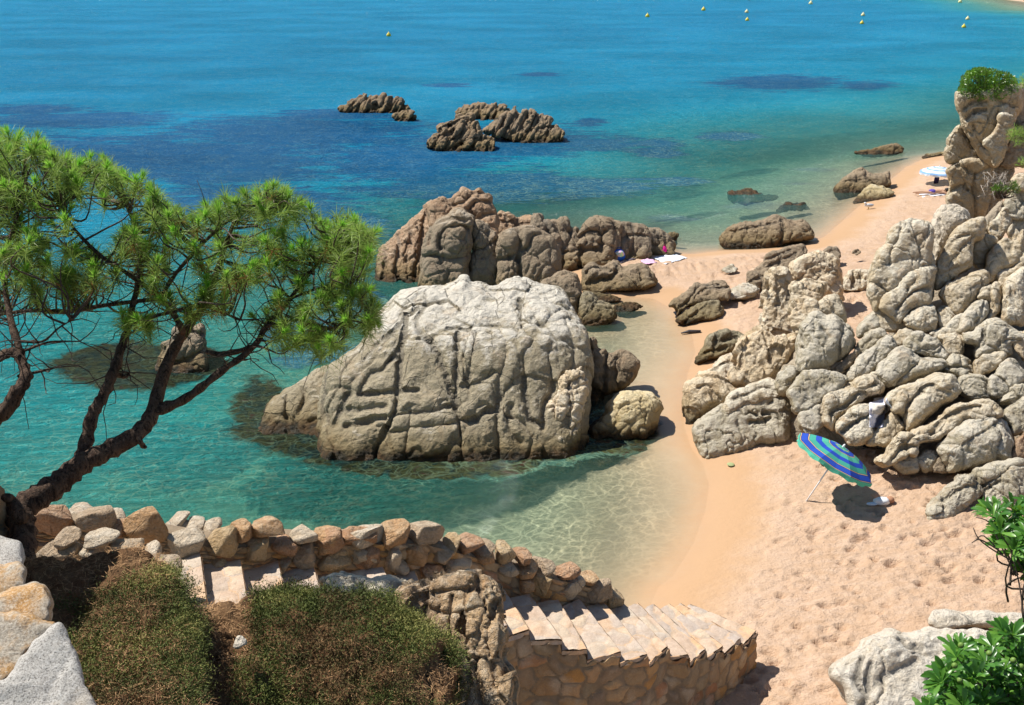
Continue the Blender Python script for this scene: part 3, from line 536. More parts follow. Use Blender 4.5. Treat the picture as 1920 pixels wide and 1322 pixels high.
wrock([(795,610),(820,575),(850,550),(900,543),(965,572),(950,595),(900,618),(850,632),(800,625)], (1640, 378, 0.05), M_gold, 'smooth greenish boulder in front of the two-humped one', T=34, R=15, tilt=60)
wrock([(797,408),(830,398),(870,395),(920,378),(980,378),(998,408),(940,425),(850,425)], (1650, 290, 0), M_off, 'low ragged yellow-brown rock awash off the far beach', T=22, R=5, cstep=0.1)
wrock([(285,600),(320,565),(380,562),(480,572),(485,600),(400,620),(310,620)], (1410, 368, -0.03), M_low, 'flat rock barely breaking the water off the beach', T=30, R=13, tilt=70, wob=14)
wrock([(485,640),(540,615),(600,625),(625,650),(540,655)], (1490, 388, -0.04), M_low, 'small reddish rock awash beside the flat one', T=26, R=11, tilt=70, wob=12)
wrock([(245,893),(285,869),(312,885),(308,905),(280,912),(255,905)], (1368, 512, 0.5), M_grey, 'small half-buried grey stone alone on the sand spit', T=16, R=6, tilt=60)
wrock([(742,975),(745,945),(765,905),(790,893),(830,900),(865,895),(862,940),(840,970),(790,985)], (1605, 542, 0.7), M_tan, 'little heap of jagged stones on the sand left of the tall slabs', T=30, R=8, cracks=[(1,zB([(790,895),(790,960)])),(1,zB([(820,905),(825,960)]))], cw=2.5, cd=6)
wrock([(785,825),(795,808),(815,808),(828,820),(810,832)], (1605, 478, 0.7), M_dark, 'tiny dark stone on the upper beach', T=8, R=3, s=1.2)
wrock([(1075,430),(1090,418),(1125,412),(1170,402),(1172,415),(1120,428),(1085,438)], (1745, 294, 0.1), M_gold, 'low weed covered rock at the far waterline beside the pinnacle', T=12, R=4, tilt=70, s=1.3)
rock(zT([(688,1205),(698,1120),(715,1075),(715,1045),(750,1030),(758,990),(800,962),(850,973),(890,958),(915,1000),(918,1110),(925,1180),(860,1230),(770,1235)]), (345, 698, 0), M_dark, 'lone rounded rock in the sea seen through the pine branches', tilt=35, T=70, R=26, s=1.7,
     cracks=[(1,zT([(710,1100),(760,1030),(830,1000),(910,1010)])),(.9,zT([(740,1140),(830,1120),(915,1060)])),(.6,zT([(760,1040),(750,1100),(740,1160)]))], cw=4, cd=8, pillow=6, name='sea_rock', cell=0.8)
# ------------------------------------------------------------ rocky slope on the right: boulders resting on a rising ramp
SB = np.array([atz(1500, 835, 0.55), atz(1900, 955, 1.0), atz(1290, 800, 0.05)])
def slopez(x, y):
    # plane rising away from the cove beach and to the right
    y0 = 20.8 - 0.12*(x-6)
    return 0.45 + 0.36*(y-y0) + 0.05*(x-6)
def onslope(px, py):
    d = rays(px, py); lo_, hi_ = 10.0, 80.0
    for _ in range(50):
        D = (lo_+hi_)/2; P = CP+D*d
        if P[2] > slopez(P[0], P[1]): lo_ = D
        else: hi_ = D
    return (lo_+hi_)/2
def srock(out, mat, lab, **k):
    a = np.array(out); by = float(a[:, 1].max())-2; bx = float(a[np.argmax(a[:, 1]), 0])
    kw = dict(tilt=44, cell=0.9, camp=0.02, cstep=.06, namp=0.06, rough=0.022, crease=.035, wob=4, T=None)
    kw.update(k); ex = kw.pop('up', 0.0)
    c = (a.max(0)+a.min(0))/2; Dd = onslope(c[0], by); zz_ = .6
    for _ in range(4): q_ = atz(c[0], by, zz_); zz_ = float(height(q_[None, :1], q_[None, 1:2], False)[0][0, 0])
    Dg = float((q_-CP)@FW)
    if Dg < Dd+.1:
        Dd = Dg; ex = min(ex, 0.0); lowf = np.clip((a[:, 1]-(by-.3*(by-a[:, 1].min())))/(.3*(by-a[:, 1].min())), 0, 1); a[:, 1] += 14*lowf; out = [tuple(v_) for v_ in a]; by += 4
    return rock(out, (c[0], by), mat, lab, D=Dd-0.12-ex, **kw)
G, T_, C_, D_, Lw = M_grey, M_tan, M_cream, M_dark, M_low
OUT = [
 ('z3', [(50,490),(110,430),(200,370),(230,335),(290,345),(400,312),(450,328),(475,370),(468,445),(400,460),(250,475),(150,520),(110,560),(95,515)], D_, 'grey-brown layered slab lying on the sand, leftmost and pointing at the channel', dict(base=(1330,585,.25), tilt=58, T=44, R=15, cracks=[(1,z3([(130,500),(220,420),(270,360),(400,340)])),(.8,z3([(220,450),(300,380),(450,360)]))], cw=3, cd=7, pillow=4)),
 ('z3', [(98,590),(130,550),(200,500),(300,465),(385,455),(418,500),(412,560),(330,592),(240,605),(170,628),(120,612)], Lw, 'olive rounded rock below the layered slab, split by one long groove', dict(base=(1320,607,.12), tilt=55, T=44, R=16, cracks=[(1,z3([(160,610),(220,550),(300,500),(380,465)]))], cw=3, cd=7)),
 ('z3', [(468,445),(468,400),(510,350),(580,330),(640,345),(678,380),(645,425),(560,448)], G, 'smooth grey oval stone right of the layered slab', dict(base=(1396,562,.45), tilt=55, T=36, R=16)),
 ('z3', [(600,290),(600,265),(660,245),(760,238),(750,360),(700,398),(660,365),(590,335)], D_, 'cracked brown stones between the oval stone and the cream ridge', dict(base=(1420,548,.5), tilt=55, T=34, R=11, cracks=[(1,z3([(600,330),(680,290),(750,290)])),(1,z3([(650,250),(680,300),(680,390)]))], cw=2.5, cd=6)),
 ('z3', [(625,262),(700,190),(720,140),(800,108),(880,78),(960,68),(1005,100),(975,160),(900,260),(800,262),(700,275)], D_, 'row of thin grey slabs tilted left behind the cream ridge', dict(base=(1460,515,.6), tilt=50, T=44, R=12, cracks=[(1,z3([(700,180),(800,150),(900,100)])),(1,z3([(720,240),(820,180),(930,130)])),(.8,z3([(790,110),(820,160),(800,240)]))], cw=3, cd=7)),
 ('z3', [(1108,122),(1140,88),(1190,75),(1228,110),(1235,160),(1180,190),(1130,160)], D_, 'small dark pointed stone behind the cream block', dict(base=(1565,490,.7), T=26, R=9)),
 ('z3', [(735,270),(790,235),(850,235),(890,290),(900,400),(915,520),(930,600),(950,720),(860,800),(760,800),(690,760),(685,650),(700,540),(715,420),(745,370)], C_, 'tall cream crumbly pillar split by a red vertical vein', dict(base=(1462,655,.9), tilt=34, T=70, R=17, s=1.5, cell=.45, camp=.0, cstep=.20, rough=.045, crease=.02, cracks=[(1,z3([(885,330),(880,440),(890,560),(905,660)])),(.5,z3([(800,300),(810,420),(790,560)]))], cw=2.5, cd=7)),
 ('z3', [(545,740),(570,695),(640,655),(700,650),(800,720),(930,690),(915,780),(830,900),(740,990),(640,1040),(520,1030),(465,990),(490,900),(510,820)], C_, 'broad cream broken rock face below the tall pillar', dict(base=(1420,725,.7), tilt=42, T=70, R=16, s=1.5, cell=.45, camp=.0, cstep=.20, rough=.045, crease=.02, aniso=(.7,1,1.5), arot=-.5, cracks=[(.7,z3([(690,660),(730,760),(740,860)])),(.6,z3([(560,820),(540,940)]))], cw=2.5, cd=6)),
 ('z3', [(885,200),(940,165),(1000,128),(1060,110),(1110,120),(1215,158),(1230,250),(1250,400),(1245,450),(1130,420),(1050,350),(960,345),(905,350),(882,270)], C_, 'pale cream block crowning the ridge, with a knobbly top', dict(base=(1540,560,1.1), tilt=34, T=70, R=18, s=1.6, cell=.7, camp=.03, rough=.05, cstep=.08, cracks=[(.7,z3([(920,330),(990,270),(1010,220)])),(.5,z3([(1080,260),(1220,270)]))], cw=3, cd=6)),
 ('z3', [(895,355),(950,320),(1000,298),(1080,328),(1135,350),(1110,450),(1060,480),(960,470),(900,490)], C_, 'cream rock wedged just below the crowning block', dict(tilt=38, T=50, R=14, s=1.5, cell=.5, camp=.03, rough=.05, cstep=.1)),
 ('z3', [(1060,490),(1130,428),(1200,418),(1258,470),(1278,600),(1200,580),(1100,555)], T_, 'rounded yellowish cream boulder on the right flank of the cream ridge', dict(tilt=38, T=50, R=20, s=1.5, cell=.6, up=.2)),
 ('z3', [(890,560),(905,480),(980,450),(1060,480),(1090,560),(1000,640),(930,680)], C_, 'shattered cream rock beside the red vein', dict(tilt=38, T=40, R=10, s=1.5, cell=.40, camp=.0, cstep=.18, rough=.04, crease=.02)),
 ('z3', [(940,700),(955,610),(1040,530),(1120,555),(1210,562),(1262,620),(1315,690),(1300,790),(1190,890),(1080,930),(960,960),(925,880),(922,780)], G, 'large rounded grey boulder with shallow grooves on its top', dict(tilt=44, T=95, R=42, s=1.7, cell=1.2, namp=.05, cracks=[(.9,z3([(1255,630),(1235,720),(1220,860)])),(.5,z3([(1060,640),(1050,560),(1130,580)])),(.5,z3([(1110,640),(1150,700)])),(.5,z3([(960,780),(1000,760),(960,700)]))], cw=4, cd=8, pillow=6, up=.3)),
 ('z3', [(1235,640),(1280,620),(1330,680),(1345,760),(1280,850),(1200,890),(1215,800)], G, 'shaded grey rock tucked behind the large rounded grey boulder', dict(T=50, R=20)),
 ('z3', [(790,985),(830,920),(890,890),(935,905),(945,965),(885,1060),(850,1100),(800,1080)], G, 'small smooth grey-green boulder left of the sharp-edged block', dict(T=50, R=22)),
 ('z3', [(1025,930),(1060,880),(1130,838),(1160,870),(1155,935),(1080,960)], T_, 'small brownish wedge resting under the large rounded grey boulder', dict(T=26, R=9)),
 ('z3', [(240,960),(330,920),(400,860),(470,825),(515,845),(500,950),(420,1010),(300,1000)], T_, 'pale layered low rock at the waterline left of the cream face', dict(base=(1330,715,.15), tilt=52, T=44, R=13, cracks=[(1,z3([(300,960),(400,900),(500,870)]))], cw=3, cd=6, cstep=.06)),
 ('z3', [(160,1070),(190,1010),(270,975),(350,970),(440,1000),(530,1080),(500,1140),(380,1200),(300,1280),(240,1360),(180,1350),(150,1260)], C_, 'cream pitted boulder at the channel mouth, brown under its overhang', dict(base=(1300,800,0), tilt=32, T=80, R=28, s=1.6, cell=.6, camp=.01, cstep=.12, rough=.04, crease=.02, cracks=[(.8,z3([(250,1060),(330,1040),(400,1120)]))], cw=3, cd=7)),
 ('z3', [(430,1170),(480,1080),(640,1020),(750,985),(850,1050),(900,1110),(760,1130),(560,1190),(440,1250)], T_, 'tan bedrock strip between the cream face and the big flat boulder', dict(tilt=50, T=44, up=-.9, R=14, cracks=[(.7,z3([(500,1130),(700,1060),(840,1080)]))], cw=3, cd=6)),
 ('z3', [(225,880),(245,830),(290,780),(310,710),(370,668),(450,658),(565,680),(540,760),(440,830),(340,860),(260,895)], Lw, 'dark olive wedge half buried in the sand left of the cream face', dict(base=(1330,678,.15), tilt=46, T=50, R=15, cracks=[(1,z3([(380,670),(385,740),(360,800)])),(1,z3([(230,830),(320,810),(450,780)])),(.6,z3([(400,740),(520,700)]))], cw=3, cd=8, pillow=4)),
 ('z3', [(865,1090),(900,1040),(955,955),(1000,935),(1150,938),(1230,958),(1282,1005),(1200,1075),(1100,1150),(1000,1215),(930,1230),(890,1170)], G, 'sharp-edged grey block with an orange stained flat top', dict(tilt=40, T=80, R=15, s=1.5, cell=1.4, camp=.02, up=.3, cracks=[(.35,z3([(960,990),(1010,1080),(980,1150)]))], cw=5, cd=6)),
 ('zC', [(158,640),(200,585),(260,545),(330,515),(450,476),(560,460),(630,480),(647,545),(642,640),(625,715),(520,725),(400,765),(260,808),(215,805),(170,725)], G, 'big flat-lying grey-green boulder with a row of pits, at the edge of the cove sand', dict(base=(1400,850,.12), tilt=46, T=130, R=30, s=1.7, cell=2.0, camp=.015, namp=.07, up=0, cracks=[(.7,zC([(180,730),(240,700)])),(.5,zC([(380,600),(400,700)])),(1.3,zC([(430,560),(460,575)])),(1.2,zC([(530,520),(550,510)])),(1.4,zC([(440,610),(500,600),(540,590)])),(1,zC([(500,570),(560,560),(590,590)]))], cw=5, cd=7, extra=.1)),
 # upper tall slabs
 ('z4', [(183,660),(190,600),(210,540),(245,470),(310,380),(330,310),(380,250),(430,210),(500,183),(580,200),(652,260),(664,330),(655,440),(660,550),(560,600),(470,650),(400,720),(320,780),(240,870),(200,780)], T_, 'tallest leaning slab on the left of the outcrop, its face split by a dark crack', dict(tilt=32, T=110, R=22, s=1.8, cell=1.5, camp=.04, cstep=.05, up=.5, cracks=[(1,z4([(430,215),(400,340),(350,440),(330,520)])),(.7,z4([(190,650),(260,670),(320,730)])),(.5,z4([(310,380),(380,370)])),(.4,z4([(560,400),(620,280)]))], cw=3, cd=8)),
 ('z4', [(255,830),(330,725),(400,685),(450,620),(560,548),(640,528),(682,560),(668,690),(638,810),(520,860),(450,950),(400,970),(310,890)], T_, 'second leaning slab lying in front of the tallest one, crossed by a diagonal crack', dict(tilt=36, T=90, R=18, s=1.8, cell=1.3, cstep=.05, up=.35, cracks=[(1,z4([(400,850),(480,760),(560,715),(650,710)])),(.5,z4([(480,720),(530,640)]))], cw=3, cd=8)),
 ('z4', [(225,900),(250,840),(300,815),(360,880),(470,960),(500,1015),(380,1020),(290,1010),(250,960)], T_, 'brown triangular rock below the second leaning slab', dict(T=50, R=12)),
 ('z4', [(665,660),(680,520),(720,430),(800,310),(900,230),(1000,188),(1035,200),(1020,330),(955,370),(955,520),(880,590),(740,680),(680,720)], T_, 'long leaning slab right of the tallest one, with a straight scratch down its face', dict(tilt=34, T=90, R=18, s=1.8, cell=1.6, up=.4, cracks=[(.6,z4([(760,540),(850,430),(960,310)])),(.8,z4([(720,440),(800,370),(920,300)]))], cw=2.6, cd=6)),
 ('z4', [(638,240),(660,180),(700,110),(770,85),(870,105),(940,180),(880,240),(800,310),(740,410),(700,490),(665,500),(660,340)], M_white, 'very pale rounded rock at the foot of the pinnacle', dict(tilt=40, T=80, R=24, s=1.7, cell=.7, camp=.05, cracks=[(.5,z4([(700,200),(720,280),(700,330)]))], up=.1)),
 ('z4', [(1058,240),(1120,180),(1190,118),(1215,170),(1222,250),(1150,355),(1100,360),(1058,300)], T_, 'upright block with a sunlit left edge, just below the pinnacle', dict(tilt=30, T=50, R=9, s=1.6)),
 ('z4', [(948,390),(1000,315),(1080,318),(1125,360),(1060,450),(1045,560),(990,570),(955,510)], T_, 'squarish tan block stained orange, left of the cracked ridge', dict(tilt=30, T=50, R=13)),
 ('z4', [(1040,640),(1035,540),(1060,460),(1130,380),(1180,340),(1250,348),(1330,270),(1345,420),(1270,540),(1180,560),(1110,650),(1060,690)], T_, 'long tan ridge climbing to the right edge of the picture', dict(tilt=38, T=70, R=18, cracks=[(.7,z4([(1240,350),(1230,430)])),(.5,z4([(1090,480),(1150,440)]))], cw=3, cd=6)),
 ('z4', [(1010,260),(1030,215),(1060,205),(1075,250),(1065,310),(1030,310)], G, 'small grey stone squeezed left of the upright block', dict(T=24, R=9)),
 ('z4', [(702,740),(730,678),(850,630),(960,575),(1055,590),(1060,670),(985,770),(885,900),(800,890),(735,810)], T_, 'fat rounded boulder with a smooth pale nose, centre of the outcrop', dict(tilt=44, T=80, R=30, s=1.8, cell=1.3, up=.3, cracks=[(.4,z4([(870,760),(950,700),(1050,650)]))], cw=3, cd=5)),
 ('z4', [(428,935),(470,880),(530,840),(600,820),(662,830),(684,920),(665,1010),(560,1015),(480,980)], T_, 'loose faceted boulder sitting between two slabs', dict(tilt=44, T=60, R=20, s=1.6, cell=1, up=.3)),
 ('z4', [(680,870),(720,840),(770,840),(825,900),(800,970),(740,1005),(695,970)], T_, 'flat triangular stone right of the loose faceted boulder', dict(T=36, R=12)),
 ('z4', [(765,990),(830,910),(880,890),(870,960),(850,1030),(800,1020)], G, 'narrow grey stone leaning against the furrowed boulder', dict(T=30, R=10)),
 ('z4', [(848,1000),(880,880),(960,795),(1055,785),(1060,880),(1010,970),(935,1020),(860,1030)], G, 'furrowed grey boulder with a rounded left shoulder', dict(T=64, R=22, up=.2, cracks=[(.6,z4([(1040,800),(1010,900),(960,980)]))], cw=3, cd=6)),
 ('z4', [(978,775),(1010,700),(1080,672),(1110,650),(1150,690),(1172,780),(1155,890),(1070,950),(1010,990),(1060,880),(1055,790)], T_, 'lumpy boulder standing right of the furrowed one', dict(T=64, R=20, cracks=[(.7,z4([(1080,680),(1070,760),(1090,850)]))], cw=3, cd=7)),
 ('z4', [(1118,660),(1130,610),(1200,560),(1250,540),(1330,430),(1345,560),(1230,615),(1155,700)], T_, 'slender tan rock running up to the picture edge, under the long ridge', dict(T=44, R=13)),
 ('z4', [(1150,760),(1160,690),(1220,610),(1340,555),(1345,920),(1240,975),(1150,930)], T_, 'massive shaded tan rock cut by the right picture edge', dict(T=90, R=26, tilt=38, cracks=[(.5,z4([(1180,800),(1170,900)])),(.4,z4([(1220,700),(1240,800)]))], cw=4, cd=7)),
 ('z4', [(448,1115),(490,1050),(560,1018),(640,1038),(690,1080),(745,1130),(770,1190),(720,1235),(600,1190),(500,1180)], G, 'rough pale grey boulder with a scaly top in the middle rows', dict(T=64, R=20, cell=.5, camp=.06, rough=.04, up=.25)),
 ('z4', [(695,1060),(760,1035),(830,1028),(885,1060),(890,1150),(810,1210),(750,1200),(725,1120)], T_, 'grey boulder with an orange seam, right of the scaly-topped one', dict(T=50, R=18)),
 ('z4', [(630,1030),(680,1005),(740,995),(830,1000),(840,1035),(740,1050),(680,1070)], T_, 'thin tan slab above the scaly-topped boulder', dict(T=26, R=8)),
 ('z4', [(868,1025),(930,1005),(1000,975),(1080,938),(1180,943),(1250,985),(1345,1030),(1345,1100),(1240,1110),(1210,1190),(1050,1200),(975,1220),(955,1130),(880,1110)], G, 'wide knobbly grey boulder near the right edge, higher than its neighbours', dict(T=80, R=24, cell=.7, camp=.06, cracks=[(.7,z4([(1050,950),(1020,1050),(970,1150)])),(.5,z4([(1110,1040),(1150,1100)]))], cw=3, cd=6, up=.2)),
 ('z4', [(1235,1080),(1290,1040),(1345,1030),(1345,1230),(1290,1190),(1245,1150)], C_, 'cream rock cut by the right picture edge beside the knobbly boulder', dict(T=44, R=14)),
 ('z4', [(965,1240),(1040,1180),(1130,1170),(1205,1188),(1130,1270),(1050,1320),(970,1340)], T_, 'angular block with a flat sunlit top and a rusty left side', dict(T=50, R=8, tilt=40)),
 ('z4', [(95,990),(150,930),(210,880),(255,880),(290,975),(210,1020),(110,1070)], G, 'low grey rock at the left foot of the slabs', dict(T=40, R=14)),
 ('z4', [(95,1130),(160,1040),(250,985),(315,1000),(340,1060),(210,1150),(120,1210)], G, 'elongated grey rock parallel to the slab foot', dict(T=40, R=14, cracks=[(.5,z4([(160,1120),(240,1040)]))], cw=3, cd=5)),
 ('z4', [(345,1090),(400,1010),(460,985),(510,1030),(440,1115),(390,1130)], T_, 'ochre cracked rock under the loose faceted boulder', dict(T=34, R=10)),
 # middle and lower rows
 ('z5', [(478,415),(500,340),(540,270),(640,190),(740,112),(792,140),(805,195),(710,310),(650,360),(570,395),(520,430)], G, 'long finger-like grey rock with an orange underside', dict(T=60, R=20, s=1.6, cell=1.1, up=.2, cracks=[(.6,z5([(690,220),(670,280)])),(.4,z5([(590,240),(610,330)]))], cw=3, cd=6)),
 ('z5', [(525,240),(540,170),(580,110),(640,68),(720,58),(745,105),(640,190),(560,250)], G, 'rounded grey rock above the long finger-like one', dict(T=50, R=18)),
 ('z5', [(380,330),(450,270),(530,190),(550,240),(510,310),(430,370),(370,380)], D_, 'shaded thin slab in the gap right of the large rounded grey boulder', dict(T=30, R=9)),
 ('z5', [(668,360),(700,300),(750,240),(830,178),(900,198),(960,258),(1060,270),(1150,295),(1110,345),(960,395),(820,450),(740,465),(690,410)], G, 'broad grey whaleback with a pale crest, in the middle of the outcrop', dict(T=80, R=26, s=1.7, cell=1.3, up=.25, cracks=[(.9,z5([(810,440),(880,370),(960,300),(960,260)])),(.5,z5([(740,260),(720,340)]))], cw=3.5, cd=7, pillow=4)),
 ('z5', [(798,455),(880,370),(1000,290),(1125,315),(1100,360),(960,425),(850,475)], G, 'flat grey shelf tucked under the whaleback', dict(T=40, R=13)),
 ('z5', [(1120,320),(1160,270),(1205,238),(1280,260),(1325,345),(1290,400),(1200,395),(1140,355)], G, 'knotty grey boulder cracked across the middle', dict(T=50, R=15, cell=.4, camp=.06, cracks=[(.9,z5([(1130,330),(1220,320),(1320,330)]))], cw=3, cd=7)),
 ('z5', [(270,570),(330,490),(400,460),(480,440),(600,370),(680,365),(725,450),(705,510),(620,530),(510,610),(410,700),(380,760),(300,710)], T_, 'large tan rounded rock directly behind the beach umbrella', dict(T=90, R=28, s=1.7, cell=1.1, up=.1, cracks=[(.8,z5([(370,690),(380,620),(470,580),(560,500),(610,520)])),(.5,z5([(480,450),(560,480),(680,440)]))], cw=4, cd=8, pillow=6)),
 ('z5', [(145,660),(210,608),(285,588),(305,720),(220,800),(150,760)], G, 'small greenish rock in the dark gap beside the big flat boulder', dict(T=44, R=14)),
 ('z5', [(385,745),(430,660),(520,600),(620,588),(705,600),(650,700),(650,800),(565,860),(480,860),(430,800)], T_, 'rounded two-lobed rock under the hanging clothes', dict(T=70, R=24, s=1.6, cracks=[(.9,z5([(440,770),(520,700),(640,640)])),(.6,z5([(480,640),(520,660)]))], cw=4, cd=8, pillow=6, up=.15)),
 ('z5', [(600,850),(700,730),(780,630),(830,690),(875,740),(780,850),(700,870)], T_, 'sloping tan rock below and right of the hanging clothes', dict(T=50, R=16)),
 ('z5', [(735,540),(820,458),(960,420),(1080,368),(1200,378),(1235,430),(1245,510),(1130,600),(1000,700),(900,765),(870,755),(855,670),(790,640),(765,590)], T_, 'largest rounded tan boulder of the lower outcrop, right of the clothes', dict(T=110, R=38, s=1.8, cell=1.5, up=.3, cracks=[(.9,z5([(870,750),(865,660),(900,570),(1000,470),(1060,450)])),(.4,z5([(1100,480),(1180,500)]))], cw=4.5, cd=9, pillow=7)),
 ('z5', [(1238,490),(1232,400),(1340,378),(1450,415),(1465,530),(1370,560),(1280,530)], G, 'grey boulder with an orange weathered band, right of the largest tan one', dict(T=60, R=20)),
 ('z5', [(1440,430),(1520,320),(1600,258),(1655,305),(1710,400),(1640,470),(1550,530),(1460,530)], G, 'grey slab with two dark joints near the right edge', dict(T=60, R=17, cracks=[(1,z5([(1480,380),(1560,440),(1600,490)])),(.7,z5([(1600,270),(1700,380)]))], cw=3, cd=7)),
 ('z5', [(665,975),(720,930),(760,880),(830,790),(980,738),(1120,658),(1200,588),(1400,548),(1470,560),(1540,650),(1400,710),(1300,690),(1210,780),(1110,820),(970,850),(945,930),(850,970),(740,1010)], T_, 'long low ridge snaking up from the sand, crossed by curved folds', dict(T=70, R=18, s=1.7, cell=.8, camp=.06, up=.2, cracks=[(.9,z5([(780,960),(860,880),(940,870)])),(.8,z5([(1040,800),(1120,700),(1200,640),(1330,600),(1390,600)])),(.6,z5([(720,950),(800,870)]))], cw=3.5, cd=8, pillow=5)),
 ('z5', [(1530,560),(1600,460),(1660,435),(1710,440),(1710,560),(1600,580)], G, 'round grey rock at the right edge above the wet orange groove', dict(T=50, R=18)),
 ('z5', [(1085,890),(1120,840),(1180,790),(1290,698),(1420,678),(1540,676),(1600,760),(1622,900),(1600,985),(1400,1020),(1190,1060),(1145,1010),(1105,940)], G, 'huge smooth grey boulder with a pitted face, beside the sand on the right', dict(T=130, R=48, s=1.8, cell=2, camp=.03, namp=.08, up=.25, cracks=[(.6,z5([(1490,720),(1530,800),(1500,900),(1500,980)]))], cw=6, cd=8, pillow=4)),
 ('z5', [(1535,655),(1620,568),(1710,545),(1710,760),(1625,800),(1590,730)], G, 'rounded grey rock above the orange stained column', dict(T=60, R=20)),
 ('z5', [(1595,1000),(1612,850),(1660,790),(1710,760),(1710,1000)], M_orange, 'orange stained column at the right picture edge', dict(T=50, R=16)),
 ('z5', [(798,1000),(850,930),(920,912),(962,950),(965,1030),(885,1062),(825,1040)], G, 'knuckle-shaped grey boulder on the sand, leftmost of the small row', dict(T=50, R=22, s=1.5)),
 ('z5', [(948,960),(1000,900),(1060,886),(1105,920),(1078,1020),(1030,1048),(970,1030)], G, 'second knuckle-shaped boulder, touching the huge pitted one', dict(T=46, R=20, s=1.5)),
 ('z5', [(1065,1040),(1110,930),(1155,1010),(1160,1052),(1090,1058)], D_, 'small shaded stone in the crack beside the huge pitted boulder', dict(T=24, R=8)),
 ('z5', [(1000,1300),(1075,1220),(1180,1120),(1250,1058),(1325,1048),(1372,1135),(1395,1205),(1290,1290),(1200,1340),(1080,1350),(1020,1345)], G, 'low rounded boulder with finger grooves on the sand, above the leafy shrub', dict(T=80, R=26, s=1.6, cracks=[(.8,z5([(1180,1220),(1260,1160),(1370,1140)])),(.5,z5([(1130,1240),(1200,1180)]))], cw=4, cd=7, pillow=5)),
 ('z5', [(1335,1070),(1400,1008),(1520,983),(1710,985),(1710,1260),(1640,1290),(1480,1280),(1390,1260),(1380,1170)], G, 'broad grey boulder at the right edge, partly behind the leafy shrub', dict(T=90, R=34, s=1.8, cracks=[(1,z5([(1385,1150),(1480,1090),(1600,1020),(1700,1010)])),(.5,z5([(1420,1170),(1520,1100)]))], cw=4, cd=8, pillow=6)),
]
for zn, pts, mt, lab, kw in OUT:
    kw = dict(kw); out = {'z3': z3, 'z4': z4, 'z5': z5, 'zC': zC}[zn](pts); b = kw.pop('base', None)
    if b: kw.pop('up', None); rock(out, b, mt, lab, **{**dict(cell=0.7, camp=.05, namp=.08), **kw})
    else: srock(out, mt, lab, **kw)
# bedrock of the slope (fills what lies between the boulders)
bx = np.arange(3.5, 34, .16); by = np.arange(18, 46, .16); X, Y = np.meshgrid(bx, by, indexing='ij')
foot = np.array([tuple(onslope(x, y)*rays(x, y)[:2]) for x, y in [(1400,700),(1480,730),(1520,770),(1620,800),(1700,820),(1790,850),(1960,860),(2400,860),(2400,300),(1960,380),(1860,400),(1770,430),(1700,460),(1660,560),(1610,600),(1570,560),(1530,520),(1480,560),(1450,650),(1400,700)]])
dd = polysd(X, Y, foot); zz = slopez(X, Y)-0.62+0.25*fbm(np.stack([X.ravel()*.8, Y.ravel()*.8, 0*X.ravel()], 1), 4).reshape(X.shape)
f1, f2, cr = voro(np.stack([X.ravel()/.9, Y.ravel()/.7, 0*X.ravel()], 1)); zz = zz+0.25*np.minimum((f2-f1)*2, 1).reshape(X.shape)-.1
zz = np.where(dd > 0, zz-0.9*np.exp(-dd/0.5), -2.0+0*zz); 
M_bed = rockmat('bedrock', (0.36, 0.28, 0.18), (0.27, 0.20, 0.12), (0.50, 0.42, 0.30), 0.25, (0.45, 0.26, 0.11), 0.45, False, 1.0, 1.6)
keep = (dd > -0.3)[:-1, :-1].ravel()
tag(mk('rocky_slope', np.stack([X, Y, zz], -1).reshape(-1, 3), gridfaces(len(bx), len(by))[keep], M_bed), kind='structure')
# ------------------------------------------------------------ pinnacle: one standing stack with its sub-blocks
DP = 33.5
pin = thing('rock_pinnacle', 'tall rock pinnacle with a bush on its head, above the far beach', 'rock stack', tuple(atd(1840, 440, DP)))
def nrock(pts, mat, lab, nm, ex=0., **k):
    a = np.array(z6(pts)); c = (a.max(0)+a.min(0))/2
    kw = dict(tilt=12, T=90, R=10, s=1.6, cell=1.3, camp=.03, cstep=.10, namp=.05, rough=.04); kw.update(k)
    r = rock(z6(pts), (1840, 300), mat, None, D=DP-ex, parent=pin, name=nm, **kw); 
    return r
nrock([(272,300),(290,280),(400,285),(560,255),(680,235),(745,245),(760,360),(700,500),(690,600),(660,650),(600,800),(545,815),(500,780),(440,710),(370,600),(330,530),(310,450),(280,380)], M_tan, None, 'head_block', 0.5, T=110, R=20,
      cracks=[(.7,z6([(340,400),(400,350),(500,350)])),(.8,z6([(350,480),(400,430),(500,410)])),(.8,z6([(590,420),(580,530),(540,600),(480,650)])),(.5,z6([(400,520),(430,620),(500,700)])),(.6,z6([(560,260),(600,340),(700,380)]))], cw=4, cd=9, pillow=5)
nrock([(198,720),(205,690),(220,650),(250,575),(310,522),(350,570),(400,660),(480,770),(440,800),(320,800),(230,790)], M_tan, None, 'side_block', 0.1, R=12, cell=.6, cstep=.12)
nrock([(470,650),(540,600),(580,540),(590,460),(622,433),(680,450),(705,520),(660,640),(610,780),(570,830),(545,810),(525,720)], M_tan, None, 'flange', 1.3, T=60, R=10, cell=1.5)
nrock([(600,820),(640,700),(670,600),(720,540),(800,520),(800,800),(700,830)], M_dark, None, 'rear_block', 0.0, R=14)
nrock([(690,300),(740,235),(800,240),(800,560),(700,560),(690,430)], M_dark, None, 'rear_block', -0.6, R=12)
nrock([(205,850),(260,800),(350,770),(470,775),(552,815),(530,1000),(480,1170),(430,1260),(390,1260),(330,1290),(240,1280),(205,1060),(232,960)], M_tan, None, 'column', 0.3, T=100, R=14,
      cracks=[(.9,z6([(420,870),(410,1000),(430,1100),(425,1230)])),(.7,z6([(300,800),(380,860),(440,875),(550,820)])),(.6,z6([(240,1000),(330,960),(380,1000)]))], cw=3.5, cd=9, pillow=3)
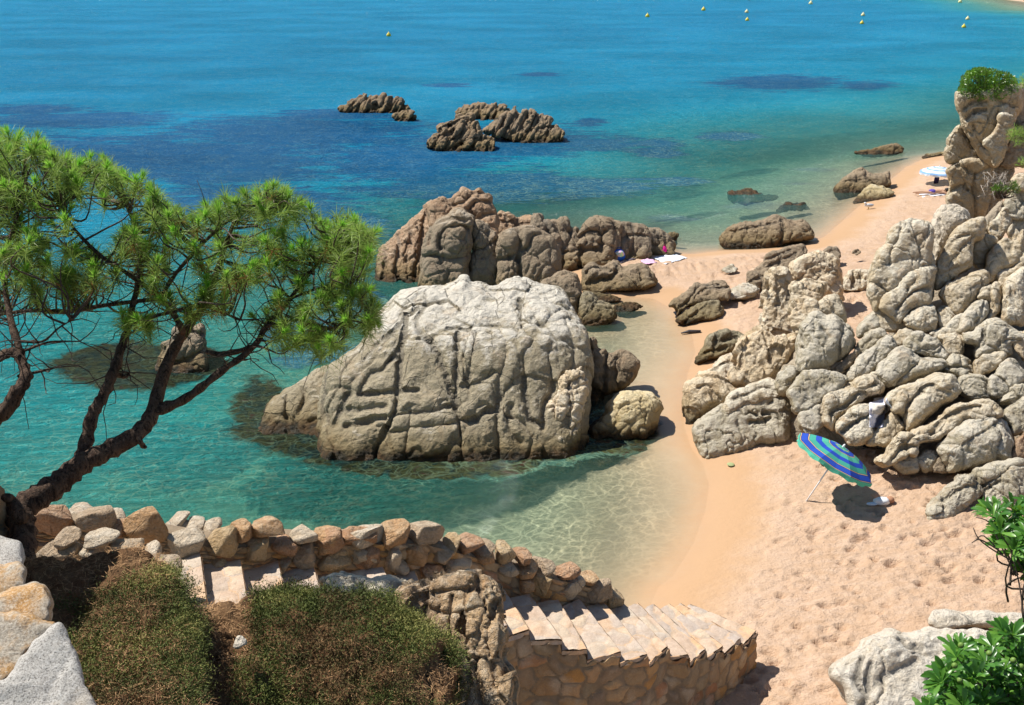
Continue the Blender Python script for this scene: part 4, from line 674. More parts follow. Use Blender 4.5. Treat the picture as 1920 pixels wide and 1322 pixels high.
nrock([(430,900),(540,830),(650,820),(700,860),(640,1000),(560,1150),(470,1240),(430,1260)], M_dark, None, 'rear_block', -0.4, R=12)
for pts, lab, mt in [([(630,1100),(660,1030),(700,1000),(800,960),(800,1200),(700,1220),(650,1170)], 'cracked grey rock at the right edge, below the dry branches', M_grey), ([(680,960),(700,910),(740,885),(800,890),(800,1000),(720,1010)], 'pale rounded rock at the right edge beside the pinnacle column', M_cream),
                     ([(640,1300),(690,1200),(800,1150),(800,1340),(700,1400)], 'tan rock at the right edge under the cracked grey one', M_tan), ([(470,1300),(500,1190),(600,1080),(640,1110),(640,1180),(560,1300)], 'shaded sloping rock right of the pinnacle base', M_dark)]:
    a = np.array(z6(pts)); rock(z6(pts), (float(a[:, 0].mean()), float(a[:, 1].max())), mt, lab, D=31.5, tilt=35, T=50, R=13, s=1.6, cell=.6)
# ------------------------------------------------------------ stone stairway
NOS = [((375,1037),(387,1128),4.20),((450,1048),(463,1125),4.03),((521,1052),(536,1125),3.86),((587,1059),(606,1130),3.69),((717,1063),(750,1135),3.52),((777,1071),(812,1150),3.35),((835,1082),(872,1160),3.18),((872,1090),(912,1168),3.00),((908,1098),(950,1172),2.83),
       ((945,1105),(991,1180),2.65),((993,1114),(1053,1199),2.48),((1046,1124),(1100,1217),2.31),((1086,1122),(1163,1222),2.14),((1131,1129),(1213,1226),1.97),((1165,1128),(1251,1212),1.80),((1195,1130),(1290,1226),1.63),((1225,1133),(1322,1217),1.46),((1254,1132),(1355,1211),1.29),((1275,1131),(1388,1197),1.12),((1293,1133),(1417,1183),0.95)]
A_ = [atz(a[0], a[1], z) for a, b, z in NOS]; B_ = [atz(b[0], b[1], z) for a, b, z in NOS]
first = (A_[0]-(A_[1]-A_[0])*1.1, B_[0]-(B_[1]-B_[0])*1.1)
def stonemat(name, cols, mortar, sc=1.0, bumpd=0.03, fine=1.0):
    t = NT(name); p = t.pos(); cr = t.attr('cell'); ed = t.attr('edge')
    base = t.ramp(cr, [(i/(len(cols)-1), c) for i, c in enumerate(cols)])
    n = t.noise(p, 7, 6, 0.68); n2 = t.noise(p, 45, 3, 0.7)
    c = t.mix(t.rng(n, 0.35, 0.7, 0, 0.55), base, t.mix(1.0, base, (0.62, 0.50, 0.40), 'MULTIPLY'))
    c = t.mix(t.rng(t.noise(p, 2.2, 5), 0.52, 0.66, 0, 0.5), c, (0.62, 0.54, 0.43))
    c = t.mix(t.rng(n2, 0.32, 0.68, 0, 0.4*fine), c, (0.14, 0.10, 0.07)); c = t.mix(t.rng(n2, 0.6, 0.8, 0, 0.4*fine), c, (0.8, 0.72, 0.62))
    c = t.mix(t.rng(ed, 0.16, 0.05), c, mortar)
    return t.done(t.bsdf(c, 0.9, t.bump(t.math('ADD', n, t.math('MULTIPLY', n2, 0.3)), bumpd, 0.9), 0.25))
WARM = [(0.32,0.16,0.08),(0.48,0.29,0.14),(0.36,0.29,0.19),(0.58,0.31,0.10),(0.48,0.36,0.22),(0.30,0.22,0.15),(0.58,0.40,0.22),(0.44,0.21,0.11)]
M_wall = stonemat('rubble_masonry', WARM, (0.25, 0.19, 0.13))
M_tread = stonemat('paving_slabs', [(0.68,0.50,0.36),(0.56,0.46,0.38),(0.74,0.48,0.28),(0.64,0.53,0.43),(0.52,0.44,0.38),(0.72,0.58,0.42)], (0.50, 0.37, 0.26), fine=0.7)
def masonry(fn, w, h, st, scale, amp, seed, an=1.5):
    """grid patch fn(s,t)->(pos, normal); pillow stones with mortar gaps"""
    s_ = np.linspace(0, 1, max(2, int(w/st))); t_ = np.linspace(0, 1, max(2, int(h/st))); S, Tt = np.meshgrid(s_, t_, indexing='ij')
    Pq, Nq = fn(S.ravel(), Tt.ravel())
    q = np.stack([S.ravel()*w/scale, Tt.ravel()*h/scale*an, np.full(S.size, seed*3.3)], 1)
    q2 = q+0.18*np.stack([fbm(q*1.7, 2), fbm(q*1.7+9, 2), 0*q[:, 0]], 1); q2[:, 2] = np.floor(seed)+.5
    f1, f2, cr = voro(q2, 0.8); e = f2-f1
    d = amp*(np.minimum(e*3.2, 1)**0.45-0.6)+amp*0.5*(cr-0.5)+amp*0.5*fbm(Pq*6+seed, 4, .6)
    return Pq+Nq*d[:, None], gridfaces(len(s_), len(t_)), cr, e
st_c = (A_[9]+B_[9])/2
stair = thing('stone_stairway', 'curving stone stairway with pale paved treads descending to the cove beach', 'stairway', (float(st_c[0]), float(st_c[1]), 0.6))
seq = [first]+list(zip(A_, B_))
def lerpseg(a, b, s): return a+(b-a)*s[:, None]
for i in range(1, len(seq)):
    a0, b0 = seq[i-1]; a1, b1 = seq[i]; z1_ = float(a1[2])
    a0 = np.array([a0[0], a0[1], z1_]); b0 = np.array([b0[0], b0[1], z1_])
    # tread overhanging its riser slightly
    mb = MB(); L = np.linalg.norm(b1-a1); w_ = max(np.linalg.norm(a1-a0), np.linalg.norm(b1-b0))
    def top(s, t): 
        P_ = (a0+(b0-a0)*s[:, None])*(1-t)[:, None]+(a1+(b1-a1)*s[:, None])*t[:, None]; return P_, np.tile([0, 0, 1.0], (len(s), 1))
    V, Q, cr, ed = masonry(top, L, w_, 0.03, 0.34, 0.022, i*2.0, 1.0)
    # slightly ragged front
    mb.add(V, Q, cell=cr, edge=np.minimum(ed+.06, 1))
    drop = 0.185
    def front(s, t):
        e = a1+(b1-a1)*s[:, None]; P_ = e.copy(); P_[:, 2] -= t*drop; n = np.cross(b1-a1, [0, 0, 1.0]); n = n/np.linalg.norm(n); n = n if n@(a1-a0) > 0 else -n
        return P_+n*0.01, np.tile(n, (len(s), 1))
    V, Q, cr, ed = masonry(front, L, drop, 0.03, 0.34, 0.012, i*2.0, 0.4); mb.add(V, Q, cell=cr, edge=ed)
    ou = (b1-a1)/L
    def side(s, t):
        e = b0+(b1-b0)*s[:, None]; P_ = e.copy(); P_[:, 2] -= t*0.06; return P_+ou*0.02, np.tile(ou, (len(s), 1))
    V, Q, cr, ed = masonry(side, w_, 0.07, 0.03, 0.3, 0.03, i*2.0+1, 1.0); mb.add(V, Q, cell=cr, edge=ed)
    mb.build('tread', M_tread, stair)
# outer retaining wall under the tread ends + end wall
OB = [s[1] for s in seq[6:]]
OBx = np.array(OB); cum = np.concatenate([[0], np.cumsum(np.linalg.norm(np.diff(OBx[:, :2], axis=0), axis=1))])
def wallfn(s, t):
    x = s*cum[-1]; P_ = np.stack([np.interp(x, cum, OBx[:, k]) for k in range(3)], 1)
    # stepped top: follow each tread's height
    idx = np.clip(np.searchsorted(cum, x-1e-6, side='right'), 1, len(cum)-1); topz = OBx[idx, 2]-0.045+0.03*np.sin(x*23)
    x2 = np.minimum(x+.5, cum[-1]); x1 = np.maximum(x-.5, 0)
    tx = np.interp(x2, cum, OBx[:, 0])-np.interp(x1, cum, OBx[:, 0]); ty = np.interp(x2, cum, OBx[:, 1])-np.interp(x1, cum, OBx[:, 1]); l = np.hypot(tx, ty)
    N = np.stack([ty/l, -tx/l, 0*tx], 1)
    za = 3.0-3.2*t; P_[:, 2] = np.minimum(za, topz); P_ += N*(0.05*(1-np.clip(za/3, 0, 1)))[:, None]
    return P_, N
V, Q, cr, ed = masonry(wallfn, cum[-1], 3.2, 0.026, 0.30, 0.05, 31, 1.25)
mk('side_wall', V, Q, M_wall, stair, True, {'cell': cr, 'edge': ed})
a1, b1 = seq[-1]
def endfn(s, t):
    e = b1+(a1-b1)*s[:, None]; P_ = e.copy(); P_[:, 2] = (float(a1[2])-0.16)*(1-t)-0.2*t; n = np.cross(a1-b1, [0, 0, 1.0]); n /= np.linalg.norm(n); n = n if n[1] > 0 else -n
    return P_+n*0.02, np.tile(n, (len(s), 1))
V, Q, cr, ed = masonry(endfn, 2.0, 1.2, 0.04, 0.3, 0.04, 33); mk('end_wall', V, Q, M_wall, stair, True, {'cell': cr, 'edge': ed})
# ------------------------------------------------------------ seaward parapet: mortar core + individual stones
pz = [(0, 5.3), (60, 5.1), (200, 4.8), (320, 4.5)]+[(a[0], z) for a, b, z in NOS]
def parP(px, py):
    """point of the parapet curtain seen at this pixel: curtain stands along the inner ends of the treads"""
    xs = np.array([p_[0] for p_ in PLAN]); D = np.interp(px, xs, [p_[1] for p_ in PLAN]); return atd(px, py, D)
PLAN = [(-60, float((A_[0]-CP)@FW)-0.6), (150, float((A_[0]-CP)@FW)-0.3), (330, float((A_[0]-CP)@FW)-.05)]+[(a[0], float((P_-CP)@FW)) for (a, b, z), P_ in zip(NOS, A_)]
par = thing('stone_parapet', 'rough rubble parapet edging the seaward side of the stone stairway', 'wall', tuple(map(float, parP(700, 1080))))
topline = np.array([(20, 985), (60, 990), (150, 995), (300, 1010), (420, 1030), (520, 1020), (600, 1025), (700, 1020), (800, 1020), (900, 1048), (985, 1072), (1050, 1088), (1100, 1100), (1150, 1112)], float)
botz = [(0, 4.6), (330, 4.2)]+[(a[0], z-0.25) for a, b, z in NOS]
Vc = []; nn = 120; xs_ = np.linspace(20, 1150, nn)
for x in xs_:
    Tp = parP(x, np.interp(x, topline[:, 0], topline[:, 1])); zb = np.interp(x, [b_[0] for b_ in botz], [b_[1] for b_ in botz])
    nrm_ = np.array([-0.45, 0.89, 0]); Vc += [np.array([Tp[0], Tp[1], zb]), Tp, Tp+nrm_*0.42, np.array([Tp[0]-.2, Tp[1]+.7, -0.8])]
Vc = np.array(Vc); Fcs = []
for i in range(nn-1):
    for k in range(3): Fcs.append([i*4+k, i*4+k+1, i*4+4+k+1, i*4+4+k])
Vc = Vc.astype(float); 
M_mortar = rockmat('lime_mortar', (0.34, 0.26, 0.17), (0.42, 0.32, 0.21), (0.56, 0.47, 0.36), 0.35, (0.32, 0.17, 0.08), 0.3, False, 1.0, 6)
# inner face as masonry patch
def innf(s, t):
    x = 20+s*1130; Tp = parP(x, np.interp(x, topline[:, 0], topline[:, 1])); zb = np.interp(x, [b_[0] for b_ in botz], [b_[1] for b_ in botz]); P_ = Tp.copy(); P_[:, 2] = Tp[:, 2]*(1-t)+zb*t
    return P_, np.tile([0.45, -0.89, 0], (len(s), 1))
V, Q, cr, ed = masonry(innf, 11.5, 1.3, 0.03, 0.33, 0.05, 41, 1.1)
mb = MB(); mb.add(V, Q, cell=cr, edge=ed); mb.add(Vc+np.tile([-0.02, 0.04, 0], (len(Vc), 1)), Fcs, cell=np.full(len(Vc), .6), edge=np.full(len(Vc), .08)); mb.build('core', M_wall, par)
M_stones = [rockmat('parapet_stone_%d' % i, c, tuple(x*.8 for x in c), p_, 0.15, (0.42, 0.20, 0.07), 0.3, False, 1.1, 2.5, None, 0.5, 3.0) for i, (c, p_) in enumerate([((0.66,0.35,0.13),(0.78,0.54,0.30)), ((0.56,0.38,0.22),(0.72,0.56,0.38)), ((0.66,0.43,0.19),(0.80,0.60,0.36)), ((0.56,0.27,0.11),(0.70,0.44,0.25)), ((0.74,0.57,0.38),(0.86,0.74,0.58))])]
def stone_mesh(seed, n=3):
    """angular split fieldstone on a subdivided cube, unit size"""
    r = np.random.default_rng(seed); k = 10
    V = []; Fq = []
    for ax in range(3):
        for sg in (-1, 1):
            u = np.linspace(-1, 1, k); Uu, Vv = np.meshgrid(u, u, indexing='ij'); P_ = np.zeros((k*k, 3)); P_[:, ax] = sg; P_[:, (ax+1) % 3] = Uu.ravel(); P_[:, (ax+2) % 3] = Vv.ravel()
            f = gridfaces(k, k)+len(V)*k*k; Fq.append(f if sg > 0 else f[:, ::-1]); V.append(P_)
    V = np.concatenate(V); l6 = (np.abs(V)**4).sum(1)**.25; V = V/l6[:, None]
    for _ in range(13):
        n_ = r.normal(size=3); n_ /= np.linalg.norm(n_); d0 = r.uniform(0.62, 0.98); h = V@n_-d0; V = V-np.maximum(h, 0)[:, None]*n_*0.92
    V = V*(1+0.06*fbm(V*1.8+seed, 3))[:, None]+0.012*np.stack([fbm(V*7+seed, 2), fbm(V*7+seed+4, 2), fbm(V*7+seed+8, 2)], 1)
    return V, np.concatenate(Fq)
def mergeclose(V, Q):
    key = np.round(V*500).astype(np.int64); _, idx, inv = np.unique(key, axis=0, return_index=True, return_inverse=True); return V[idx], inv.ravel()[Q]
STN = [(zS, b) for b in [(120,195,380,345),(385,212,572,335),(650,222,852,392),(560,278,668,358),(868,325,1062,445),(1068,312,1242,465),(1290,266,1472,366),(1245,360,1390,485),(1392,368,1528,462),(1498,318,1622,388),(1618,328,1762,428),(1503,398,1637,510),(1643,428,1798,548),(1770,312,1925,398),(1798,398,1925,515),(1200,300,1300,370),(1420,455,1500,530),(1080,460,1160,500)]] + \
      [(zF, b) for b in [(0,222,98,308),(98,208,268,292),(263,195,387,302),(373,190,537,292),(-5,308,128,402),(133,283,275,378),(278,293,352,402),(348,278,462,372),(463,283,583,368),(528,248,602,312),(588,250,692,312),(523,328,662,398),(658,308,752,368),(662,274,752,322),(743,283,828,348),(823,308,898,358),(738,358,842,412),(838,353,932,442),(925,350,1000,400),(898,383,985,512),(998,373,1098,432),(998,432,1128,522),(1098,410,1188,448),(1108,438,1243,522),(1203,463,1282,543),(418,368,522,428),(293,345,368,408),(845,420,905,500)]]
for i, (zf, (x0, y0, x1, y1)) in enumerate(STN):
    (cx, cy), = zf([((x0+x1)/2, (y0+y1)/2)]); (qx, qy), = zf([(x1, y1)]); hw, hh = qx-cx, qy-cy
    c = parP(cx, cy); m = float((c-CP)@FW)/F
    V, Q = stone_mesh(100+i); V, Q = mergeclose(V, Q)
    V = V*np.array([hw*m*1.14, 0.22, hh*m*1.08]); a = 0.45+RNG.uniform(-.12, .12); tl = RNG.uniform(-.1, .1)
    V = V@np.array([[math.cos(tl), 0, -math.sin(tl)], [0, 1, 0], [math.sin(tl), 0, math.cos(tl)]]); V = V@np.array([[math.cos(a), math.sin(a), 0], [-math.sin(a), math.cos(a), 0], [0, 0, 1]])
    V = V + c + np.array([-0.03, 0.10, 0])
    mk('stone', V, Q, M_stones[i % 5 if i not in (0, 2, 5, 6) else (3, 0, 2, 0)[(0, 2, 5, 6).index(i)]], par, True)
# loose pale stones of the outer ledge beyond the parapet
for i, (x0, y0, x1, y1) in enumerate([(345,205,470,260),(535,235,640,275),(700,240,760,275),(855,252,960,290),(955,270,1060,305),(1055,272,1140,315),(850,285,1130,330),(215,368,408,462),(412,388,538,445),(440,322,612,372),(560,372,735,452),(730,395,820,478),(300,330,420,375),(820,470,930,560),(780,455,860,520)]):
    (cx, cy), = zS([((x0+x1)/2, (y0+y1)/2)]); (qx, qy), = zS([(x1, y1)]); hw, hh = qx-cx, qy-cy
    back = i < 7
    c = parP(cx, cy) if not back else atd(cx, cy, PLAN[0][1]+1.3)
    if not back: c = atd(cx, cy, PLAN[0][1]-(0.9 if i < 13 else 0.5))
    m = float((c-CP)@FW)/F; V, Q = stone_mesh(300+i); V, Q = mergeclose(V, Q); V = V*np.array([hw*m*1.1, 0.2 if not back else .25, hh*m*1.15]); V = V+c
    lab = (['pale stone on the outer ledge beyond the orange block next to the pine', 'small pale stone on the outer ledge beyond the gray parapet block', 'tiny pale stone on the outer ledge left of the big tan block', 'cream stone on the outer ledge right of the big tan block', 'longest of the low cream stones along the outer ledge', 'upright cream stone at the right end of the outer ledge', 'wide flat slab of the outer ledge behind the parapet blocks',
            'flat grey slab half sunk in pine litter, nearest the pine root', 'small pale flat stone in the pine litter', 'pale flat stone below the gray parapet block', 'tan angular stone at the edge of the litter bank', 'whitish square stone at the head of the stairway', 'mossy flat stone between the pine root and parapet', 'dark stone hanging over the left edge of the first tread', 'round grey stone beside the first tread'])[i]
    tag(mk('loose_stone', V, Q, M_stones[4] if back or i in (8, 9, 11) else M_stones[1]), lab, 'stone', 'loose stones around the parapet')
# cliff face below the parapet, down to the sea on the left
cl = []; 
for x in np.linspace(-400, 520, 80):
    P0_ = atd(x, 1022+max(0, x-150)*.10, np.interp(x, [q_[0] for q_ in PLAN], [q_[1] for q_ in PLAN])+0.45+(0 if x > 0 else -x*0.004)); cl += [P0_, P0_+np.array([-.1, .45, -.1]), P0_+np.array([-.2, 1.2, -2.2]), np.array([P0_[0]-.3, P0_[1]+1.6, -1.0])]
cl = np.array(cl); i4 = np.arange(len(cl)).reshape(-1, 4); cf = np.concatenate([np.stack([i4[:-1, k], i4[:-1, k+1], i4[1:, k+1], i4[1:, k]], -1) for k in range(3)])
cl = cl+0.12*np.stack([fbm(cl*1.7, 3), fbm(cl*1.7+5, 3), fbm(cl*1.7+9, 3)], 1)
tag(mk('cliff', cl, cf, M_cream), kind='structure')
# ------------------------------------------------------------ banks with litter and ground cover
t = NT('pine_litter'); p = t.pos(); n = t.noise(p, 3.5, 5, .65); f = t.noise(t.map(p, (30, 9, 20), (0, 0, .6)), 1.0, 4, .7); g = t.noise(p, 60, 3, .75)
c = t.mix(t.rng(n, .35, .65), (0.17, 0.085, 0.04), (0.26, 0.15, 0.075)); c = t.mix(t.rng(f, .5, .7, 0, .7), c, (0.36, 0.22, 0.11)); c = t.mix(t.rng(g, .35, .6, .5, 0), c, (0.06, 0.035, 0.02))
M_litter = t.done(t.bsdf(c, .95, t.bump(t.math('ADD', f, g), .03, 1.0), .15))
def bank(out, base, tilt, lab, **k):
    kw = dict(T=260, R=75, s=4.0, cell=.8, camp=.03, namp=.17, rough=.05, wob=18, smooth_o=True, name='grass_bank', kind='structure', cat=None); kw.update(k)
    return rock(zI(out), base, M_litter, None, tilt=tilt, **kw)
bk1 = bank([(35,1065),(120,1045),(230,1045),(290,1065),(315,1100),(330,1140),(345,1200),(352,1300),(355,1420),(200,1480),(20,1450),(-40,1300),(-20,1120)], (200, 1322), 86, None, D=7.1)
bk2 = bank([(350,1165),(380,1150),(440,1145),(490,1135),(560,1128),(640,1132),(720,1140),(790,1180),(835,1230),(860,1330),(860,1460),(600,1500),(380,1480),(350,1350),(345,1220)], (600, 1322), 74, None, D=8.0)
# low dense shrubby ground cover on the banks
def leafcover(bankobj, n, region, size, seed):
    me = bankobj.data; V = np.empty(len(me.vertices)*3, np.float32); me.vertices.foreach_get('co', V); V = V.reshape(-1, 3).astype(float); N = norms(me)
    px, py = project(V); ok = (N[:, 2] > 0.05) & region(px, py, V)
    idx = np.nonzero(ok)[0]; r = np.random.default_rng(seed); pick = r.choice(idx, n); P_ = V[pick]+r.normal(size=(n, 3))*0.03; Nn = N[pick]
    # clumps: height varies
    h = np.clip(0.5+0.9*fbm(P_*1.6, 3), 0.1, 1)
    P_ = P_+Nn*(r.random(n)**1.5*0.17*h)[:, None]
    d = Nn*0.7+r.normal(size=(n, 3))*0.75; d /= np.linalg.norm(d, axis=1)[:, None]; sdv = np.cross(d, r.normal(size=(n, 3))); sdv /= np.linalg.norm(sdv, axis=1)[:, None]
    L = size*(0.5+r.random(n)); w_ = L*0.16
    VV = np.stack([P_-sdv*w_[:, None], P_+sdv*w_[:, None], P_+d*L[:, None]], 1).reshape(-1, 3); col = np.repeat(np.clip(fbm(P_*2.2+3, 3)*.9+.5+r.normal(size=n)*.16, 0, 1), 3)
    return VV, np.arange(len(VV)).reshape(-1, 3), col
t = NT('ground_cover'); a = t.attr('tone'); c = t.ramp(a, [(0, (0.14, 0.09, 0.04)), (.12, (0.08, 0.08, 0.025)), (.45, (0.075, 0.10, 0.025)), (.75, (0.14, 0.165, 0.04)), (1, (0.30, 0.28, 0.09))])
M_cover = t.done(t.bsdf(c, .7, None, .2, Subsurface_Weight=0.0))
mb = MB()
V, Q, cc = leafcover(bk1, 110000, lambda x, y, v: (y > 1075+0*x) & (x < 372) & ((x-60)*0.35+(y-1075) > 78) & (vnoise(v*2.2) > -.5), 0.019, 1); mb.add(V, None, Q, tone=cc)
V, Q, cc = leafcover(bk2, 170000, lambda x, y, v: (x > 440-(y-1100)*.0) & ((x > 470) | (y > 1240)) & (x < 850) & (vnoise(v*1.9+3) > -.72), 0.020, 2); mb.add(V, None, Q, tone=cc)
tag(mb.build('ground_cover', M_cover, None, False), kind='stuff')
# dry needles and twigs strewn on the bare litter
n = 9000; mb = MB(); r = np.random.default_rng(5)
for b_, n in ((bk1, 6000), (bk2, 5000)):
    me = b_.data; V = np.empty(len(me.vertices)*3, np.float32); me.vertices.foreach_get('co', V); V = V.reshape(-1, 3).astype(float); N = norms(me); px, py = project(V)
    idx = np.nonzero((N[:, 2] > .4) & ((px < 480) | (py > 1200)))[0]; k = r.choice(idx, n); P_ = V[k]+N[k]*0.012+r.normal(size=(n, 3))*.02; a = r.random(n)*6.28; L = r.uniform(.04, .11, n)
    d = np.stack([np.cos(a), np.sin(a), r.normal(size=n)*.25], 1)*L[:, None]; sv = np.stack([-np.sin(a), np.cos(a), 0*a], 1)*.0022
    mb.add(np.stack([P_-sv, P_+sv, P_+d], 1).reshape(-1, 3), None, np.arange(n*3).reshape(-1, 3))
M_dry = plain('dry_needles', (0.42, 0.25, 0.12), .8); tag(mb.build('pine_litter', M_dry, None, False), kind='stuff')
# rocky crag between bank and stairs
M_crag = rockmat('crag', (0.70, 0.46, 0.22), (0.42, 0.24, 0.10), (0.84, 0.70, 0.50), 0.10, (0.55, 0.25, 0.06), 0.5, False, 1.1, 4.0, None, 1.0, 1.8)
rock(zI([(738,1118),(750,1100),(800,1086),(850,1076),(893,1074),(925,1090),(937,1120),(938,1165),(950,1190),(945,1230),(962,1262),(960,1330),(958,1460),(830,1460),(800,1330),(790,1240),(760,1170)]), (860, 1322), M_crag, 'broken ochre and grey crag jutting up between the green bank and the stairway',
     D=9.0, tilt=50, T=150, R=22, s=2.6, cell=.30, camp=.0, cstep=.11, rough=.02, namp=.03, crease=.04, aniso=(.6, .8, 1.7), cracks=[(1,zI([(895,1080),(905,1150),(890,1230),(905,1322)])),(.9,zI([(850,1120),(845,1200),(862,1300)])),(.8,zI([(930,1130),(915,1200),(935,1290)])),(.7,zI([(800,1140),(850,1150),(900,1140)])),(.8,zI([(865,1160),(880,1250),(870,1330)])),(.6,zI([(780,1120),(830,1110),(890,1105)]))], cw=4, cd=12, pillow=3, name='crag', cat='rock')
rock(zI([(600,1085),(640,1075),(690,1082),(735,1080),(770,1092),(800,1110),(770,1135),(700,1130),(620,1110)]), (700, 1110), M_cream, 'low white rock edge where the green bank meets the hidden steps', D=9.9, tilt=70, T=50, R=12, s=2.6, cell=.2, camp=.01, cstep=.03, namp=.03, crease=.02)
# timber sleeper leaning on the bank
rock(zS([(1198,890),(1215,860),(1250,855),(1275,875),(1268,910),(1230,935),(1200,935)]), (450, 1215), M_white, 'small white stone lying in the brown litter between the two green banks', D=8.05, tilt=50, T=30, R=8, s=1.6, cell=.2, name='loose_stone', cat='stone')
# granite blocks of the terrace wall nearest the camera
t = NT('speckled_granite'); p = t.pos(); v = t.noise(p, 120, 4, .8); v2 = t.noise(p, 9, 4); v3 = t.voro(p, 150, 'F1')
c = t.mix(t.rng(v2, .35, .65), (0.40, 0.37, 0.33), (0.50, 0.47, 0.42)); c = t.mix(t.rng(v, .50, .62), c, (0.62, 0.60, 0.56)); c = t.mix(t.rng(v, .47, .38), c, (0.13, 0.12, 0.11)); c = t.mix(t.rng(t.noise(p, 3, 4), .55, .7, 0, .5), c, (0.46, 0.36, 0.24))
M_speck = t.done(t.bsdf(c, .85, t.bump(t.math('ADD', v, v2), .006, 1.0), .35))
t = NT('lichened_granite'); p = t.pos(); v = t.noise(p, 80, 4, .8); v2 = t.noise(p, 6, 5, .6)
c = t.mix(t.rng(v2, .42, .58), (0.42, 0.36, 0.28), (0.50, 0.28, 0.10)); c = t.mix(t.rng(v, .5, .6, 0, .6), c, (0.66, 0.60, 0.5)); c = t.mix(t.rng(v, .46, .38, 0, .7), c, (0.16, 0.12, 0.09))
M_lich = t.done(t.bsdf(c, .85, t.bump(t.math('ADD', v, v2), .008, 1.0), .3))
wal = thing('terrace_wall', 'sunlit wall of rough granite blocks at the lower left corner, nearest the camera', 'wall', tuple(map(float, atd(60, 1250, 4.6))))
for pts, D0, mt, nm in [([(-60,355),(0,352),(80,362),(108,420),(128,470),(100,520),(0,520),(-60,520)], 6.4, M_speck, 'block'), ([(-60,500),(20,490),(110,490),(133,560),(125,610),(0,650),(-60,655)], 6.0, M_lich, 'block'), ([(-40,650),(20,640),(100,615),(200,592),(242,625),(262,735),(240,775),(150,780),(0,760),(-60,740)], 5.4, M_lich, 'block'),
                    ([(-60,770),(60,750),(200,765),(298,805),(260,850),(150,950),(40,1080),(-60,1100)], 5.0, M_lich, 'block'), ([(-80,1130),(20,1085),(90,990),(290,812),(345,865),(402,985),(440,1100),(500,1230),(500,1400),(-80,1400)], 4.5, M_speck, 'block')]:
    a = np.array(zS(pts)); rock(zS(pts), (float(a[:, 0].mean()), float(a[:, 1].mean())), mt, None, D=D0, tilt=58, T=120, R=16, s=3.0, cell=.5, camp=.008, namp=.025, rough=.008, crease=.01, wob=8, parent=wal, name=nm)
def tw(s, t):  # unseen wall stretch added off the left edge to shade the bank
    P_ = np.stack([-4.30+0*s, 2.0+6.3*s, 8.35*(1-t)+5.0*t+.12*np.sin(s*21)], 1); return P_, np.tile([1.0, 0, 0], (len(s), 1))
V, Q, cr, ed = masonry(tw, 6.3, 3.5, .05, .45, .08, 51)
V2 = V*np.array([0, 1, 1])+np.array([-4.9, 0, 0]); m_ = len(V); mb = MB(); mb.add(V, Q, cell=cr, edge=ed); mb.add(V2, Q, cell=cr, edge=ed); mb.add([[-4.32, 2, 8.3], [-4.32, 8.3, 8.3], [-4.9, 8.3, 8.3], [-4.9, 2, 8.3]], [[0, 1, 2, 3]], cell=np.full(4, .5), edge=np.full(4, .3)); mb.build('shade_wall', M_wall, wal)
# ------------------------------------------------------------ white boulders at the lower right
rock(zR([(505,1120),(560,1078),(640,1020),(700,980),(720,950),(850,888),(920,905),(1000,885),(1100,868),(1250,880),(1500,900),(1700,950),(1700,1500),(620,1500),(590,1322),(545,1210)]), (1700, 1322, 1.3), M_white, 'great white granite boulder at the lower right, seamed by two cracks', tilt=52, T=260, R=44, s=3.0, cell=1.6, camp=.03, namp=.12,
     cracks=[(.9, zR([(685,1030),(655,1120),(655,1200),(700,1260)])), (.8, zR([(730,1080),(710,1170),(720,1240),(680,1322)])), (.5, zR([(720,1250),(850,1130),(1000,1060)])), (.5, zR([(910,905),(930,960),(1000,960)]))], cw=4, cd=9, pillow=4)
rock(zR([(1055,830),(1075,790),(1112,765),(1250,762),(1450,778),(1700,800),(1700,880),(1450,870),(1250,868),(1130,878),(1075,862)]), (1800, 1176, .9), M_white, 'flat white rock behind the great white boulder', tilt=60, T=70, R=16, s=2.2, cell=1, cracks=[(.4, zR([(1120,850),(1300,800),(1600,830)]))], cw=3, cd=5)
# ------------------------------------------------------------ pine tree
t = NT('pine_bark'); p = t.pos(); a = t.noise(t.map(p, (9, 9, 3.2), (.3, .5, 0)), 1.0, 5, .7); b = t.voro(t.map(p, (14, 14, 6), (.2, .7, 0)), 1.0, 'DISTANCE_TO_EDGE'); g = t.noise(p, 60, 3, .7)
c = t.mix(t.rng(a, .35, .65), (0.075, 0.045, 0.032), (0.17, 0.115, 0.08)); c = t.mix(t.rng(t.noise(t.map(p, (22, 22, 9), (.3, .5, 0)), 1.0, 5, .7, 1.2), .5, .42, 0, .85), c, (0.022, 0.015, 0.012)); c = t.mix(t.rng(g, .55, .7, 0, .5), c, (0.30, 0.22, 0.17)); c = t.mix(t.rng(t.noise(p, 2.4, 4), .6, .7, 0, .6), c, (0.26, 0.14, 0.08))
M_bark = t.done(t.bsdf(c, .92, t.bump(t.math('ADD', t.noise(t.map(p, (22, 22, 9), (.3, .5, 0)), 1.0, 5, .7, 1.2), t.math('MULTIPLY', a, .8)), .04, 1.0), .2))
M_twig = plain('twig_bark', (0.10, 0.075, 0.06), .9, .2, .35, 20)
